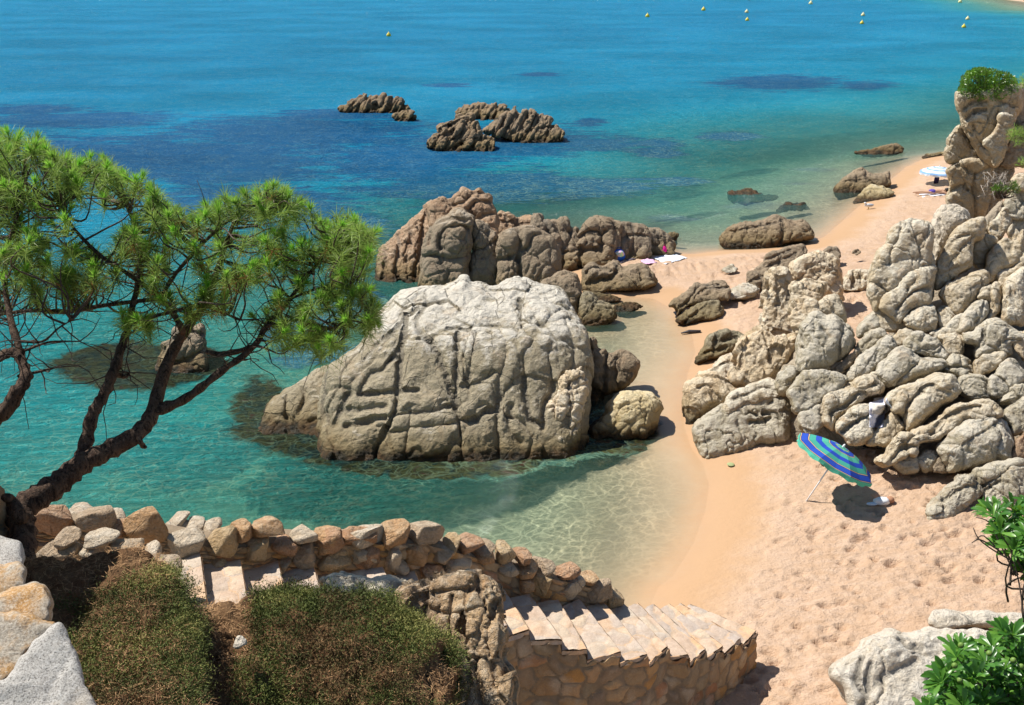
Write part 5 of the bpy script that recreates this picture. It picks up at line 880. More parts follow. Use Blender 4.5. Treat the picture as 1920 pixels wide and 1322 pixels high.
BR = [ # px polyline with radius px and distance
 ([(28,1080,42),(40,1030,36),(42,990,33),(40,955,34),(75,930,33),(115,902,31),(150,872,28),(200,846,25),(255,815,22),(285,775,19),(310,690,15),(345,625,12),(388,560,9),(420,470,6),(440,410,4)], 9, 1.5),
 ([(150,872,22),(160,835,18),(175,775,16),(192,745,15),(212,700,13),(226,655,11),(240,610,9),(256,540,7),(262,470,5),(250,420,4),(235,380,3)], 9.65, 0.8),
 ([(286,772,16),(340,752,12),(400,708,10),(470,655,8),(500,612,7),(545,560,5.5),(590,500,4),(620,450,3)], 9.9, 0.5),
 ([(388,660,6),(420,664,7),(460,655,7),(470,650,6)], 10.1, 0),
 ([(345,625,9),(320,580,8),(290,550,7),(250,520,6),(190,480,5),(140,430,4),(110,380,3)], 10.2, -0.3),
 ([(300,560,5),(200,572,6),(120,585,6),(60,582,5),(0,590,4)], 10.2, 0),
 ([(240,610,5),(300,590,5),(380,575,4),(450,600,3)], 10.1, 0),
 ([(300,560,6),(340,500,5),(420,420,4),(500,370,3)], 10.2, 0),
 ([(-40,800,24),(5,775,20),(30,738,18),(48,712,16),(44,685,12),(22,660,13),(-10,672,15),(-60,660,15)], 9.4, 0.2),
 ([(46,700,12),(38,660,10),(20,600,9),(10,540,7),(15,460,5),(40,380,4)], 9.6, 0.4),
 ([(500,612,5),(560,600,4),(620,615,3),(670,590,2)], 10.2, 0), ([(545,560,4),(600,540,3),(650,540,2.5),(690,580,1.5)], 10.3, 0),
 ([(35,705,5),(60,700,4),(100,690,3)], 9.6, 0), ([(40,640,4),(80,640,3),(110,615,2.5),(135,600,1.5)], 9.6, 0), ([(40,660,4),(90,642,3),(130,640,2)], 9.6, 0),
 ([(255,815,9),(268,836,7),(275,838,2)], 9.8, 0), ([(42,975,18),(22,940,14),(10,932,9)], 9.05, 0), ([(212,700,9),(235,706,6),(243,697,2)], 10.1, 0), ([(226,690,4),(200,705,3)], 10.1, 0)]
tree = thing('pine_tree', 'leaning sea pine with a forked dark trunk and bright green needle tufts', 'tree', tuple(map(float, atd(40, 1035, 9.0))))
skel = []; mbt = MB(); first_ = True; brs = []
for k, (pl, D0, dd_) in enumerate(BR):
    pl = np.array(pl, float); q = curve(pl[:, :2], 5, False); rr = np.interp(np.linspace(0, len(pl)-1, len(q)), np.arange(len(pl)), pl[:, 2])
    tt = np.linspace(0, 1, len(q)); Dv = D0+dd_*tt + .05*np.sin(tt*9+k)
    P_ = atd(q[:, 0], q[:, 1], Dv); r = .72*rr*Dv/F*(1+.12*np.sin(np.arange(len(q))*2.3+k))
    m_ = MB(); n_ = 14 if rr.max() > 12 else 8
    V, Q, Tt = tube(P_, r, n_, .18, k)
    V = V+(0.012*(rr.max() > 10))*np.stack([fbm(V*14, 3), fbm(V*14+4, 3), fbm(V*14+8, 3)], 1)
    m_.add(V, Q, Tt); m_.build('trunk' if k == 0 else 'branch', M_bark, tree)
    for i in range(len(q)):
        if rr[i] < 13: skel.append((q[i, 0], q[i, 1], Dv[i]))
skel = np.array(skel)
# foliage envelope (silhouette of the crown), tufts spread in depth inside it
crown = curve([(-60,255),(0,245),(30,245),(60,255),(85,275),(120,290),(150,300),(178,290),(215,315),(255,330),(290,355),(310,375),(345,400),(385,390),(420,370),(455,368),(490,345),(520,345),(560,365),(585,395),(600,420),(640,402),(680,420),(700,445),(690,480),(660,500),(620,505),(580,500),(540,520),(480,540),(400,550),(330,560),(280,560),(200,545),(120,530),(40,540),(-60,560)], 4)
rs = np.random.default_rng(21)
def inside(poly, n, pad=0):
    lo, hi = poly.min(0), poly.max(0); out = []
    while len(out) < n:
        c = lo+rs.random((n, 2))*(hi-lo); k = polysd(c[:, 0], c[:, 1], poly) > pad; out += list(c[k])
    return np.array(out[:n])
tl = inside(crown, 470, 8); tl = tl[(vnoise(np.stack([tl[:, 0]/48, tl[:, 1]/40, 0*tl[:, 0]], 1)) > -.42) | (tl[:, 1] < 380)]; tD = 10.35+rs.normal(size=len(tl))*0.5-(tl[:, 0] < 150)*.4
# upper-edge tufts
edge = []
for i in range(len(crown)):
    x, y = crown[i]
    if y < 500 and x > -20 and rs.random() < .75: edge.append((x+rs.normal()*5, y+9+rs.normal()*6))
low = [(620,545),(600,560),(640,535),(660,555),(640,575),(565,575),(570,600),(690,545),(695,575),(700,590),(690,600),(530,625),(560,640),(590,630),(620,640),(600,655),(530,610),(520,560),(560,530),(480,500),(440,520),(420,560),(455,520),(260,600),(240,595),(275,605),(380,555),(390,540),(320,560),(110,515),(120,520),(60,530),(640,510),(660,430),(680,440),(640,440),(625,470),(70,560),(130,555),(500,590),(600,620),(650,600),(350,590)]
alt_ = np.array(edge+low*2+[(x+rs.normal()*12, y+rs.normal()*10) for x, y in low*2], float)
tl = np.vstack([tl, alt_]); tD = np.concatenate([tD, 10.2+rs.normal(size=len(alt_))*.3])
C0 = atd(tl[:, 0], tl[:, 1], tD)
# depth/light sorted: twigs from nearest skeleton point that lies below
SP = atd(skel[:, 0], skel[:, 1], skel[:, 2]); mbw = MB(); dirs = np.zeros((len(tl), 3))
for i in range(len(tl)):
    P_ = C0[i]; d = SP-P_; L = np.linalg.norm(d, axis=1)+0.9*np.maximum(d[:, 2], 0); j = int(np.argsort(L)[rs.integers(0, 2)]); A0 = SP[j]
    v = P_-A0; L0 = np.linalg.norm(v)+1e-6
    mid1 = A0+v*.35+rs.normal(size=3)*.06*L0+np.array([0, 0, -.08*L0]); mid2 = A0+v*.72+rs.normal(size=3)*.09*L0+np.array([0, 0, -.05*L0])
    cpt = curve([A0, mid1, mid2, P_], 4, False); mbw.tube(cpt, np.linspace(.011 if L0 > .3 else .007, .0042, len(cpt)), n=4)
    e = v/L0*.6+np.array([0, 0, .75])+rs.normal(size=3)*.28; dirs[i] = e/np.linalg.norm(e)
# bare tangled twigs under the crown
for i in range(230):
    j = rs.integers(0, len(SP)); A0 = SP[j]
    if skel[j, 1] > 700 or skel[j, 1] < 430: continue
    L0 = rs.uniform(.2, .75); v = rs.normal(size=3); v[2] = v[2]*.6-.05; v /= np.linalg.norm(v); pts = [A0]
    for k in range(5): v = v+rs.normal(size=3)*.35; v /= np.linalg.norm(v); pts.append(pts[-1]+v*L0/5)
    mbw.tube(pts, np.linspace(.007, .0025, 6), n=4)
mbw.build('twigs', M_twig, tree)
def needles(C, Dr, n, L, spread, w, rs, droop=0.0, back=0.12):
    m = len(C); c = np.repeat(C, n, 0); d = np.repeat(Dr, n, 0)
    off = rs.random((m*n, 1)); c = c-d*off*back
    v = d*rs.uniform(.35, 1.0, (m*n, 1))*(1-off*.5)+rs.normal(size=(m*n, 3))*spread; v /= np.linalg.norm(v, axis=1)[:, None]
    Ln = (L*rs.uniform(.65, 1.1, m*n))[:, None]; s = np.cross(v, rs.normal(size=(m*n, 3))); s /= np.linalg.norm(s, axis=1)[:, None]; s *= w
    mid = c+v*Ln*.55; tip = c+v*Ln+np.array([0, 0, -1.])*Ln*droop
    V = np.stack([c-s, c+s, mid+s, mid-s, tip], 1).reshape(-1, 3); b = np.arange(m*n)[:, None]*5
    return V, b+np.array([[0, 1, 2, 3]]), b+np.array([[3, 2, 4]])
mbn = MB(); N_ = len(C0)
tone = np.clip(.5+rs.normal(size=N_)*.2, 0, 1)
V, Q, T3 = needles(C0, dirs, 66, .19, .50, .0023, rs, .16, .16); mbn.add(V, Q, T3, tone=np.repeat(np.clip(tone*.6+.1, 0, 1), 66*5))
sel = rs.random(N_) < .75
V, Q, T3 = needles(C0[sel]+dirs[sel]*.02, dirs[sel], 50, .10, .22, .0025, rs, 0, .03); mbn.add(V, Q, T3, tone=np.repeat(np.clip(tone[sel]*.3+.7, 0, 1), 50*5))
dry = rs.random(N_) < .16
V, Q, T3 = needles(C0[dry]-dirs[dry]*.12, dirs[dry]*-.3+rs.normal(size=(dry.sum(), 3))*.2, 26, .13, .6, .002, rs, .3); mbn.add(V, Q, T3, tone=np.full(len(V), -.2))
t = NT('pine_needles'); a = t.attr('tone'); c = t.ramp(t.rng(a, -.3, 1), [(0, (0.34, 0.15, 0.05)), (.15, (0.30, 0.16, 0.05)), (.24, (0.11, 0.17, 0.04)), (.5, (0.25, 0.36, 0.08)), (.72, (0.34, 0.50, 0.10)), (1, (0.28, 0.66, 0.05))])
bs = t.bsdf(c, .45, None, .4); trn = t.n('ShaderNodeBsdfTranslucent'); t.L(c, trn.inputs[0]); ms = t.n('ShaderNodeMixShader'); ms.inputs[0].default_value = .5; t.L(bs, ms.inputs[1]); t.L(trn.outputs[0], ms.inputs[2])
M_needle = t.done(ms.outputs[0])
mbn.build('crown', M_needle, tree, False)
# ------------------------------------------------------------ broad-leaf shrubs (whorled leaves)
def leafmat(name, a, b, d):
    t = NT(name); x = t.attr('tone'); c = t.ramp(x, [(0, a), (.55, b), (1, d)]); bs = t.bsdf(c, .32, None, .5); tr_ = t.n('ShaderNodeBsdfTranslucent'); t.L(t.mix(.5, c, (0.25, 0.5, 0.03)), tr_.inputs[0]); ms = t.n('ShaderNodeMixShader'); ms.inputs[0].default_value = .3; t.L(bs, ms.inputs[1]); t.L(tr_.outputs[0], ms.inputs[2]); return t.done(ms.outputs[0])
M_leaf = leafmat('glossy_leaves', (0.03, 0.09, 0.015), (0.06, 0.19, 0.025), (0.16, 0.34, 0.05))
def whorl(mb, c, ax, n, L, rs, wd=.26):
    ax = ax/np.linalg.norm(ax); u = np.cross(ax, rs.normal(size=3)); u /= np.linalg.norm(u); v = np.cross(ax, u)
    for k in range(n):
        a = 2.4*k+rs.normal()*.2; el = rs.uniform(.25, 1.15); rd = math.cos(a)*u+math.sin(a)*v; d = ax*math.sin(el)+rd*math.cos(el); s = np.cross(d, ax); s /= np.linalg.norm(s)+1e-9; up = np.cross(s, d); l = L*rs.uniform(.7, 1.1); w_ = l*wd*.5
        prof = [(0, .12, 0), (.3, .45, .02), (.65, 1.0, .0), (.88, .8, -.05), (1.0, .0, -.10)]
        V = []; 
        for (tt, ww, cz) in prof: pt = c+d*l*tt+up*l*cz; V += [pt-s*w_*ww+up*w_*ww*.35, pt, pt+s*w_*ww+up*w_*ww*.35]
        i = np.arange(15).reshape(5, 3); Q = np.concatenate([np.stack([i[:-1, j], i[:-1, j+1], i[1:, j+1], i[1:, j]], -1) for j in (0, 1)])
        mb.add(np.array(V), Q, tone=np.full(15, np.clip(.5+rs.normal()*.25+(.25 if k < 3 else 0), 0, 1)))
def shrub(name, lab, out, D0, nst, L, root, seed, spreadD=.5, lowdark=True):
    rs = np.random.default_rng(seed); th = thing(name, lab, 'shrub', tuple(map(float, root))); P2 = np.array(zI(out), float); lo, hi = P2.min(0), P2.max(0); C = []
    while len(C) < nst:
        c = lo+rs.random(2)*(hi-lo)
        if polysd(np.array([c[0]]), np.array([c[1]]), P2)[0] > 4: C.append(c)
    C = np.array(C); Dv = D0+rs.random(nst)*spreadD; P_ = atd(C[:, 0], C[:, 1], Dv); ml = MB(); ms = MB()
    for i in range(nst):
        v = P_[i]-root; ax = v/np.linalg.norm(v)*.8+np.array([0, 0, .8])+rs.normal(size=3)*.25
        whorl(ml, P_[i], ax, int(rs.integers(8, 13)), L, rs)
        b0 = root+v*rs.uniform(.2, .5)+rs.normal(size=3)*.05; cpt = curve([b0, (b0+P_[i])/2+rs.normal(size=3)*.04, P_[i]], 4, False); ms.tube(cpt, np.linspace(.0045, .002, len(cpt)), n=5)
    return th, ml, ms
M_berry = plain('green_berries', (0.16, 0.26, 0.05), .5)
r1 = atd(1960, 1380, 3.9); th, ml, ms = shrub('leafy_shrub', 'dense glossy green shrub filling the lower right corner', [(1725,1340),(1765,1290),(1755,1255),(1790,1228),(1780,1205),(1820,1215),(1875,1205),(1875,1175),(1910,1190),(1950,1175),(1970,1380),(1740,1380)], 3.25, 330, .060, r1, 3, .7)
mbb = MB()
for x, y in [(1802,1210),(1855,1225),(1800,1275),(1757,1325),(1790,1248),(1900,1238),(1915,1250)]: V, Q = ellipsoid(atd(x, y, 3.2), (.009,)*3, 10, 8); mbb.add(V, Q)
ml.build('foliage', M_leaf, th); ms.build('stems', M_twig, th); mbb.build('berries', M_berry, th)
r2 = atd(1975, 1130, 4.0); th, ml, ms = shrub('leafy_shrub', 'leafy branch reaching in from the right edge above the white rocks', [(1840,955),(1865,945),(1885,960),(1910,950),(1955,925),(1965,1080),(1920,1075),(1900,1040),(1880,1040),(1870,1000),(1855,975)], 3.5, 75, .066, r2, 4, .5)
for pl in [[(1895,1050),(1860,1030),(1835,1010),(1825,990)], [(1880,1040),(1845,1005),(1828,1015)], [(1905,1080),(1875,1020),(1855,980),(1830,970)], [(1920,1160),(1912,1100),(1900,1050),(1885,1000)], [(1870,1030),(1838,1012),(1822,1018)]]:
    q = curve(pl, 4, False); ms.tube(atd(q[:, 0], q[:, 1], np.full(len(q), 3.6)), np.linspace(.003, .0015, len(q)), n=5)
ml.build('foliage', M_leaf, th); ms.build('stems', M_twig, th)
r3 = atd(1990, 1200, 3.2)
# bush on the pinnacle
def bushy(name, lab, out, D0, root, n, L, seed, mt, twigs=40, parts=('foliage', 'stems'), w=.4, spread=1.6, cat='bush'):
    rs = np.random.default_rng(seed); P2 = np.array(out, float); lo, hi = P2.min(0), P2.max(0); th = thing(name, lab, cat, tuple(map(float, root))); C = []
    while len(C) < n:
        c = lo+rs.random((n, 2))*(hi-lo); k = polysd(c[:, 0], c[:, 1], P2) > 0; C += list(c[k])
    C = np.array(C[:n]); C += 3*np.stack([vnoise(np.stack([C[:, 0]*.1, C[:, 1]*.1, 0*C[:, 0]], 1)), vnoise(np.stack([C[:, 0]*.1, C[:, 1]*.1+9, 0*C[:, 0]], 1))], 1)
    P_ = atd(C[:, 0], C[:, 1], D0+(rs.random(n)-.5)*spread); keep = vnoise(P_*2.6) > -.35; P_ = P_[keep]; m = len(P_)
    d = rs.normal(size=(m, 3))+np.array([0, -.1, .7]); d /= np.linalg.norm(d, axis=1)[:, None]; s = np.cross(d, rs.normal(size=(m, 3))); s /= np.linalg.norm(s, axis=1)[:, None]; l = L*rs.uniform(.5, 1.2, (m, 1)); s = s*l*w*.5
    V = np.stack([P_, P_+d*l*.5+s, P_+d*l, P_+d*l*.5-s], 1).reshape(-1, 3); mb = MB(); mb.add(V, np.arange(m*4).reshape(-1, 4), tone=np.repeat(np.clip(.5+.5*vnoise(P_*3)+rs.normal(size=m)*.15, 0, 1), 4)); mb.build(parts[0], mt, th, False)
    mb = MB()
    for i in range(twigs):
        e = P_[rs.integers(0, m)]; mid = root*.5+e*.5+rs.normal(size=3)*.08*spread; cpt = curve([root, mid, e], 3, False); mb.tube(cpt, np.linspace(.03, .008, len(cpt))*(D0/33), n=4)
    mb.build(parts[1], M_twig, th); return th
M_bush = leafmat('bush_leaves', (0.04, 0.07, 0.012), (0.09, 0.19, 0.02), (0.16, 0.36, 0.03))
bushy('round_bush', 'dense green bush growing on the head of the pinnacle', [(1797,172),(1800,150),(1812,135),(1830,127),(1850,128),(1865,130),(1885,138),(1900,146),(1912,165),(1905,184),(1850,188),(1812,186)], DP-.1, atd(1850, 178, DP+.2), 15000, .085, 8, M_bush, 60)
bushy('pine_sprig', 'bright pine sprig at the right edge in front of the pinnacle', [(1890,245),(1905,240),(1945,240),(1945,275),(1905,270),(1893,258)], 26, atd(1960, 262, 26), 900, .17, 9, M_needle, 14, w=.06, spread=.5, cat='branch')
bushy('pine_sprig', 'small pine sprig at the right edge beside the bush on the pinnacle', [(1908,150),(1920,146),(1945,150),(1945,170),(1915,165)], 26, atd(1960, 165, 26), 400, .16, 10, M_needle, 8, w=.06, spread=.4, cat='branch')
bushy('pine_sprig', 'pine sprig at the right edge level with the pinnacle ledge', [(1905,305),(1945,290),(1945,330),(1915,322)], 26, atd(1960, 315, 26), 500, .16, 11, M_needle, 8, w=.06, spread=.4, cat='branch')
bushy('low_shrub', 'small green shrub with dry grey branches at the foot of the pinnacle', [(1860,350),(1880,342),(1905,345),(1910,358),(1880,362),(1862,358)], 31, atd(1872, 372, 31), 1100, .13, 12, M_bush, 30, w=.15, spread=.8)
mb = MB(); rs = np.random.default_rng(77)
for i in range(60):
    x, y = rs.uniform(1840, 1895), rs.uniform(320, 375); v = rs.normal(size=2)*9; mb.tube(atd(np.array([1865, (1865+x)/2+v[0], x]), np.array([355, (355+y)/2+v[1], y]), np.array([31.2, 31.0, 31.0+rs.normal()*.3])), [.014, .01, .005], n=4)
tag(mb.build('dry_branches', plain('dead_wood', (0.42, 0.36, 0.30), .9)), 'tangle of dead grey branches lying right of the pinnacle column', 'branches')
# ------------------------------------------------------------ things people left on the beach
bpy.context.view_layer.update(); DG = bpy.context.evaluated_depsgraph_get()
def hit(px, py):
    """first solid surface behind this pixel, skipping the water sheet"""
    d = rays(px, py); o = CP.copy(); 
    for _ in range(6):
        ok, loc, n, i, ob, mt = SC.ray_cast(DG, Vector(o), Vector(d/np.linalg.norm(d)))
        if not ok: return atz(px, py, 0.3)
        if ob.name.startswith('sea') and not ob.name.startswith('sea_rock'): o = np.array(loc)+d*.01; continue
        return np.array(loc)
    return np.array(loc)
def sandz(x, y): return float(height(np.array([[x]]), np.array([[y]]), False)[0][0, 0])
def onsand(px, py):
    z = .5
    for _ in range(6): P_ = atz(px, py, z); z = sandz(P_[0], P_[1])
    return np.array([P_[0], P_[1], z])
def fabric(name, col, stripes=None, rough=.85):
    t = NT(name); p = t.pos(); n = t.noise(p, 140, 2); c = t.mix(t.rng(n, .3, .7, 0, .25), col, tuple(x*.7 for x in col))
    return t.done(t.bsdf(c, rough, t.bump(n, .003), .15))
# --- striped umbrella
def umbrella(name, lab, base, axis, plen, R, dome, stops, seed=0, pole=(0.8, 0.8, 0.8)):
    th = thing(name, lab, 'umbrella', tuple(map(float, base))); ax = np.array(axis)/np.linalg.norm(axis); u = np.cross(ax, [0, 1, 0.1]); u /= np.linalg.norm(u); v = np.cross(ax, u)
    Cn = base+ax*plen; ng, ns, nr = 8, 6, 22; V = []; rad = []
    for j in range(nr+1):
        r = j/nr
        for g in range(ng*ns):
            a = 2*math.pi*g/(ng*ns); loc = ((g % ns)/ns-.5)*2*math.pi/ng; rr = R*r*math.cos(math.pi/ng)/math.cos(loc)
            zz = dome*(1-r**1.9)-.025*R*r*(1-abs(loc)/(math.pi/ng))*1.2
            V.append(Cn+ax*zz+rr*(math.cos(a)*u+math.sin(a)*v)); rad.append(r)
    M = ng*ns; last = len(V)-M
    for k in (1, 2):
        for g in range(M):
            a = 2*math.pi*g/M; loc = ((g % ns)/ns-.5)*2*math.pi/ng; rr = R*math.cos(math.pi/ng)/math.cos(loc)*(1+.012*k*math.sin(g*2.1)); V.append(Cn-ax*(.045*k*R)*(1+.25*math.sin(g*1.7)*(k-1))-ax*.025*R*(1-abs(loc)/(math.pi/ng))+rr*(math.cos(a)*u+math.sin(a)*v)); rad.append(1.0+.05*k)
    rows = len(V)//M; i = np.arange(rows*M).reshape(rows, M); j_ = np.roll(i, -1, 1); Q = np.stack([i[:-1], i[1:], j_[1:], j_[:-1]], -1).reshape(-1, 4)
    t = NT(name+'_cloth'); r_ = t.attr('rad'); w_ = t.noise(t.pos(), 60, 3); c = t.ramp(t.math('DIVIDE', r_, 1.12), stops, 'CONSTANT'); c = t.mix(t.rng(w_, .4, .7, 0, .35), c, t.mix(1.0, c, (.7, .8, .8), 'MULTIPLY'))
    bs = t.bsdf(c, .8, None, .2); tr_ = t.n('ShaderNodeBsdfTranslucent'); t.L(c, tr_.inputs[0]); ms = t.n('ShaderNodeMixShader'); ms.inputs[0].default_value = .22; t.L(bs, ms.inputs[1]); t.L(tr_.outputs[0], ms.inputs[2])
    mk('canopy', np.array(V), Q, t.done(ms.outputs[0]), th, False, {'rad': np.array(rad)})
    mb = MB(); mb.tube([base-ax*.25, base+ax*(plen+dome-.02)], [.017*R/.95]*2, n=10); mb.build('pole', plain(name+'_pole', pole, .35, .5), th)
    mb = MB(); mb.tube([Cn+ax*(dome-.03), Cn+ax*(dome+.05), Cn+ax*(dome+.08)], [.03, .022, .01], n=10); mb.build('finial', plain(name+'_finial', (.8, .8, .8), .4), th)
    for g in range(8):
        a = 2*math.pi*g/8+math.pi/8*0; mb = MB(); pr = [Cn+ax*(dome*(1-(r)**1.9)-.02)+R*r*math.cos(math.pi/8)/math.cos(math.pi/8)*(math.cos(a)*u+math.sin(a)*v)*.98 for r in (0.03, .3, .6, .85, 1.0)]; mb.tube(pr, [.005]*5, n=5); mb.build('rib', plain(name+'_rib', (.7, .7, .7), .4), th)
    return th
Gn, Bl, Tn, Dk = (0.10, 0.50, 0.36), (0.03, 0.09, 0.55), (0.75, 0.52, 0.30), (0.03, 0.04, 0.12)
g2 = (0.07, 0.42, 0.32)
base = onsand(1511, 941)
st = [(0, Gn), (.13, Tn), (.145, Dk), (.155, Gn), (.17, Bl), (.285, Dk), (.295, Tn), (.31, Dk), (.32, Gn), (.46, Bl), (.58, g2), (.70, Dk), (.71, Tn), (.725, Dk), (.735, Bl), (.85, Dk), (.86, Tn), (.875, Dk), (.885, Gn)]
umbrella('beach_umbrella', 'tilted blue and green striped beach umbrella planted in the cove sand', base, (.47, .03, .88), 1.12, .90, .27, st)
st2 = [(0, (.75, .82, .9)), (.2, (.25, .45, .75)), (.3, (.75, .85, .92)), (.5, (.3, .5, .8)), (.6, (.8, .88, .92)), (.8, (.25, .45, .78)), (.9, (.8, .88, .95))]
b2 = onsand(1757, 344)
umbrella('beach_umbrella', 'pale blue and white umbrella on the far beach, half hidden by the pinnacle', b2, (.02, .02, 1), .55, .95, .28, st2, pole=(.05, .05, .12))
mb = MB(); q = onsand(1754, 345); mb.tube([q+[0, 0, .02], q+[.03, 0, .25], q+[.05, 0, .5]], [.10, .12, .07], n=8, wob=.2); mb.tube([q+[-.04, 0, .42], q+[.0, 0, .62], q+[.1, 0, .5]], [.012]*3, n=5)
tag(mb.build('bag', fabric('dark_bag_cloth', (.03, .02, .06))), 'dark bag hanging under the pale blue far umbrella', 'bag')
# --- towels
def drape(name, lab, cat, out, mat, off=.03, sand=True, fold=.015, nu=26, nv=14, thick=.012, th_=None, seed=0):
    """four image corners -> cloth laid on the surface, with folds and thickness"""
    a, b, c, d = [np.array(x, float) for x in out]; V = []
    for i in range(nu):
        for j in range(nv):
            s, t_ = i/(nu-1), j/(nv-1); P2 = (a*(1-s)+b*s)*(1-t_)+(d*(1-s)+c*s)*t_
            V.append(onsand(P2[0], P2[1]) if sand else hit(P2[0], P2[1]))
    V = np.array(V)
    if not sand:
        G_ = V.reshape(nu, nv, 3); dd = (V-CP)@FW; dd = dd.reshape(nu, nv); md_ = np.median(dd); dd = np.minimum(dd, md_+.6)
        for _ in range(4): 
            p_ = np.pad(dd, 1, mode='edge'); dd = np.minimum(dd, (p_[:-2, 1:-1]+p_[2:, 1:-1]+p_[1:-1, :-2]+p_[1:-1, 2:])/4)
        px, py = project(V); V = atd(px, py, dd.ravel())-FW*off
    else: V = V+[0, 0, off]
    n = fbm(V*np.array([7, 11, 5])+seed, 3); N0 = np.array([0, 0, 1.]) if sand else -FW; V = V+N0*(fold*n)[:, None]
    W2 = V-N0*thick; m = nu*nv; Q = gridfaces(nu, nv); i = np.arange(m).reshape(nu, nv); bd = np.concatenate([i[:, 0], i[-1, 1:], i[-2::-1, -1], i[0, -2:0:-1]]); nb = np.roll(bd, -1)
    return tag(mk(name, np.vstack([V, W2]), np.concatenate([Q, Q[:, ::-1]+m, np.stack([bd, bd+m, nb+m, nb], 1)]), mat, th_, True), lab, cat)
t = NT('white_towel'); p = t.pos(); n = t.noise(p, 6, 4, .7); v = t.voro(p, 5.5, 'F1'); c = t.mix(t.rng(v, .22, .16), (.80, .84, .90), (.25, .42, .72)); c = t.mix(t.rng(n, .6, .7), c, (.55, .62, .8)); M_tow = t.done(t.bsdf(c, .9, t.bump(t.noise(p, 200, 2), .003), .1))
drape('towel', 'white and pale blue patterned towel spread by the rear rocks', 'towel', zI([(1225,484),(1262,477),(1290,484),(1248,497)]), M_tow, .03, fold=.05)
drape('towel', 'pink and lilac towel lying left of the white patterned one', 'towel', zI([(1200,489),(1222,487),(1232,494),(1209,498)]), fabric('pink_towel', (.72, .45, .66)), .03, fold=.05)
drape('towel', 'dark grey towel in the shade in front of the blue backpack', 'towel', zI([(1158,488),(1196,479),(1200,483),(1164,494)]), fabric('dark_towel', (.13, .11, .14)), .02, fold=.03)
drape('towel', 'white beach towel with a sunbather on it, beside the pinnacle', 'towel', zI([(1722,364),(1770,361),(1776,366),(1730,371)]), fabric('plain_towel', (.85, .86, .9)), .03, fold=.02)
# backpack
q = onsand(1160, 489)
bp_ = thing('backpack', 'blue backpack with a white patterned pocket, leaning on the rear rocks', 'backpack', tuple(map(float, q)))
V, Q = ellipsoid(q+[0, 0, .20], (.24, .15, .24), 20, 14, .10); mk('bag_body', V, Q, fabric('backpack_blue', (.02, .12, .6)), bp_)
V, Q = ellipsoid(q+[.02, -.08, .28], (.18, .10, .13), 18, 12, .08); t = NT('pocket_print'); p = t.pos(); v = t.voro(p, 14, 'F1', out='Color'); M_p = t.done(t.bsdf(t.mix(.5, (.75, .78, .82), v), .8)); mk('pocket', V, Q, M_p, bp_)
mb = MB(); mb.tube([q+[-.1, -.02, .42], q+[-.05, -.02, .52], q+[.05, -.02, .52], q+[.1, -.02, .42]], [.012]*4, n=6); mb.build('handle', fabric('strap', (.03, .05, .2)), bp_)
q = onsand(1245, 478); mb = MB(); V, Q = ellipsoid(q+[0, 0, .14], (.12, .10, .20), 18, 12, .15); mb.add(V, Q)
pk = thing('beach_bag', 'bright pink bag standing at the end of the rear rocks', 'bag', tuple(map(float, q))); mb.build('bag_body', fabric('pink_cloth', (.85, .03, .32)), pk); mb = MB(); mb.tube([q+[-.05, 0, .3], q+[0, 0, .42], q+[.05, 0, .3]], [.01]*3, n=6); mb.build('handle', fabric('pink_strap', (.6, .02, .2)), pk)
q = onsand(1200, 482); mb = MB(); V, Q = ellipsoid(q+[0, 0, .05], (.11, .07, .06), 14, 8, .3); mb.add(V, Q); V, Q = ellipsoid(q+[.12, .02, .04], (.08, .05, .05), 14, 8, .3); mb.add(V, Q)
tag(mb.build('cap', fabric('black_cap', (.02, .02, .03))), 'small crumpled black cap between the backpack and the towels', 'cap')
# sandals
q = onsand(1636, 838)
for k, (dx, dy, a, lab) in enumerate([(-.12, -.02, .5, 'black sandal nearest the umbrella'), (.10, .06, .1, 'black sandal lying behind its pair, against the rock foot')]):
    c = q+np.array([dx, dy, .04]); Rz = np.array([[math.cos(a), -math.sin(a), 0], [math.sin(a), math.cos(a), 0], [0, 0, 1]]); sn = thing('sandal', lab, 'sandal', tuple(map(float, c)), 'pair of black sandals'); V, Q = ellipsoid((0, 0, 0), (.15, .06, .02), 18, 8, .05); mk('sole', V@Rz.T+c, Q, fabric('sandal_black', (.015, .015, .018)), sn)
    mb = MB()
    for x in (-.07, .0, .07): mb.tube([np.array(z_)@Rz.T+c for z_ in ((x, -.055, .0), (x+.01, -.03, .07), (x+.01, .03, .07), (x, .055, 0))], [.016]*4, n=6)
    mb.build('straps', fabric('strap_black', (.02, .02, .02)), sn)
# bundle in the umbrella's shade
q = onsand(1652, 945); V, Q = ellipsoid(q+[0, 0, .06], (.17, .09, .08), 20, 12, .35); bd_ = thing('cloth_bundle', 'white cloth bundle with a brown cap at the edge of the umbrella shade', 'cloth bundle', tuple(map(float, q))); mk('cloth', V, Q, fabric('bundle_white', (.78, .80, .82)), bd_); V, Q = ellipsoid(q+[.2, .07, .06], (.09, .08, .07), 18, 12, .12); mk('cap', V, Q, fabric('bundle_brown', (.42, .22, .13)), bd_); mb = MB(); V, Q = ellipsoid(q+[-.2, -.05, .03], (.12, .05, .03), 16, 8, .3); mb.add(V, Q); mb.build('sleeve', fabric('bundle_blue', (.55, .68, .82)), bd_)
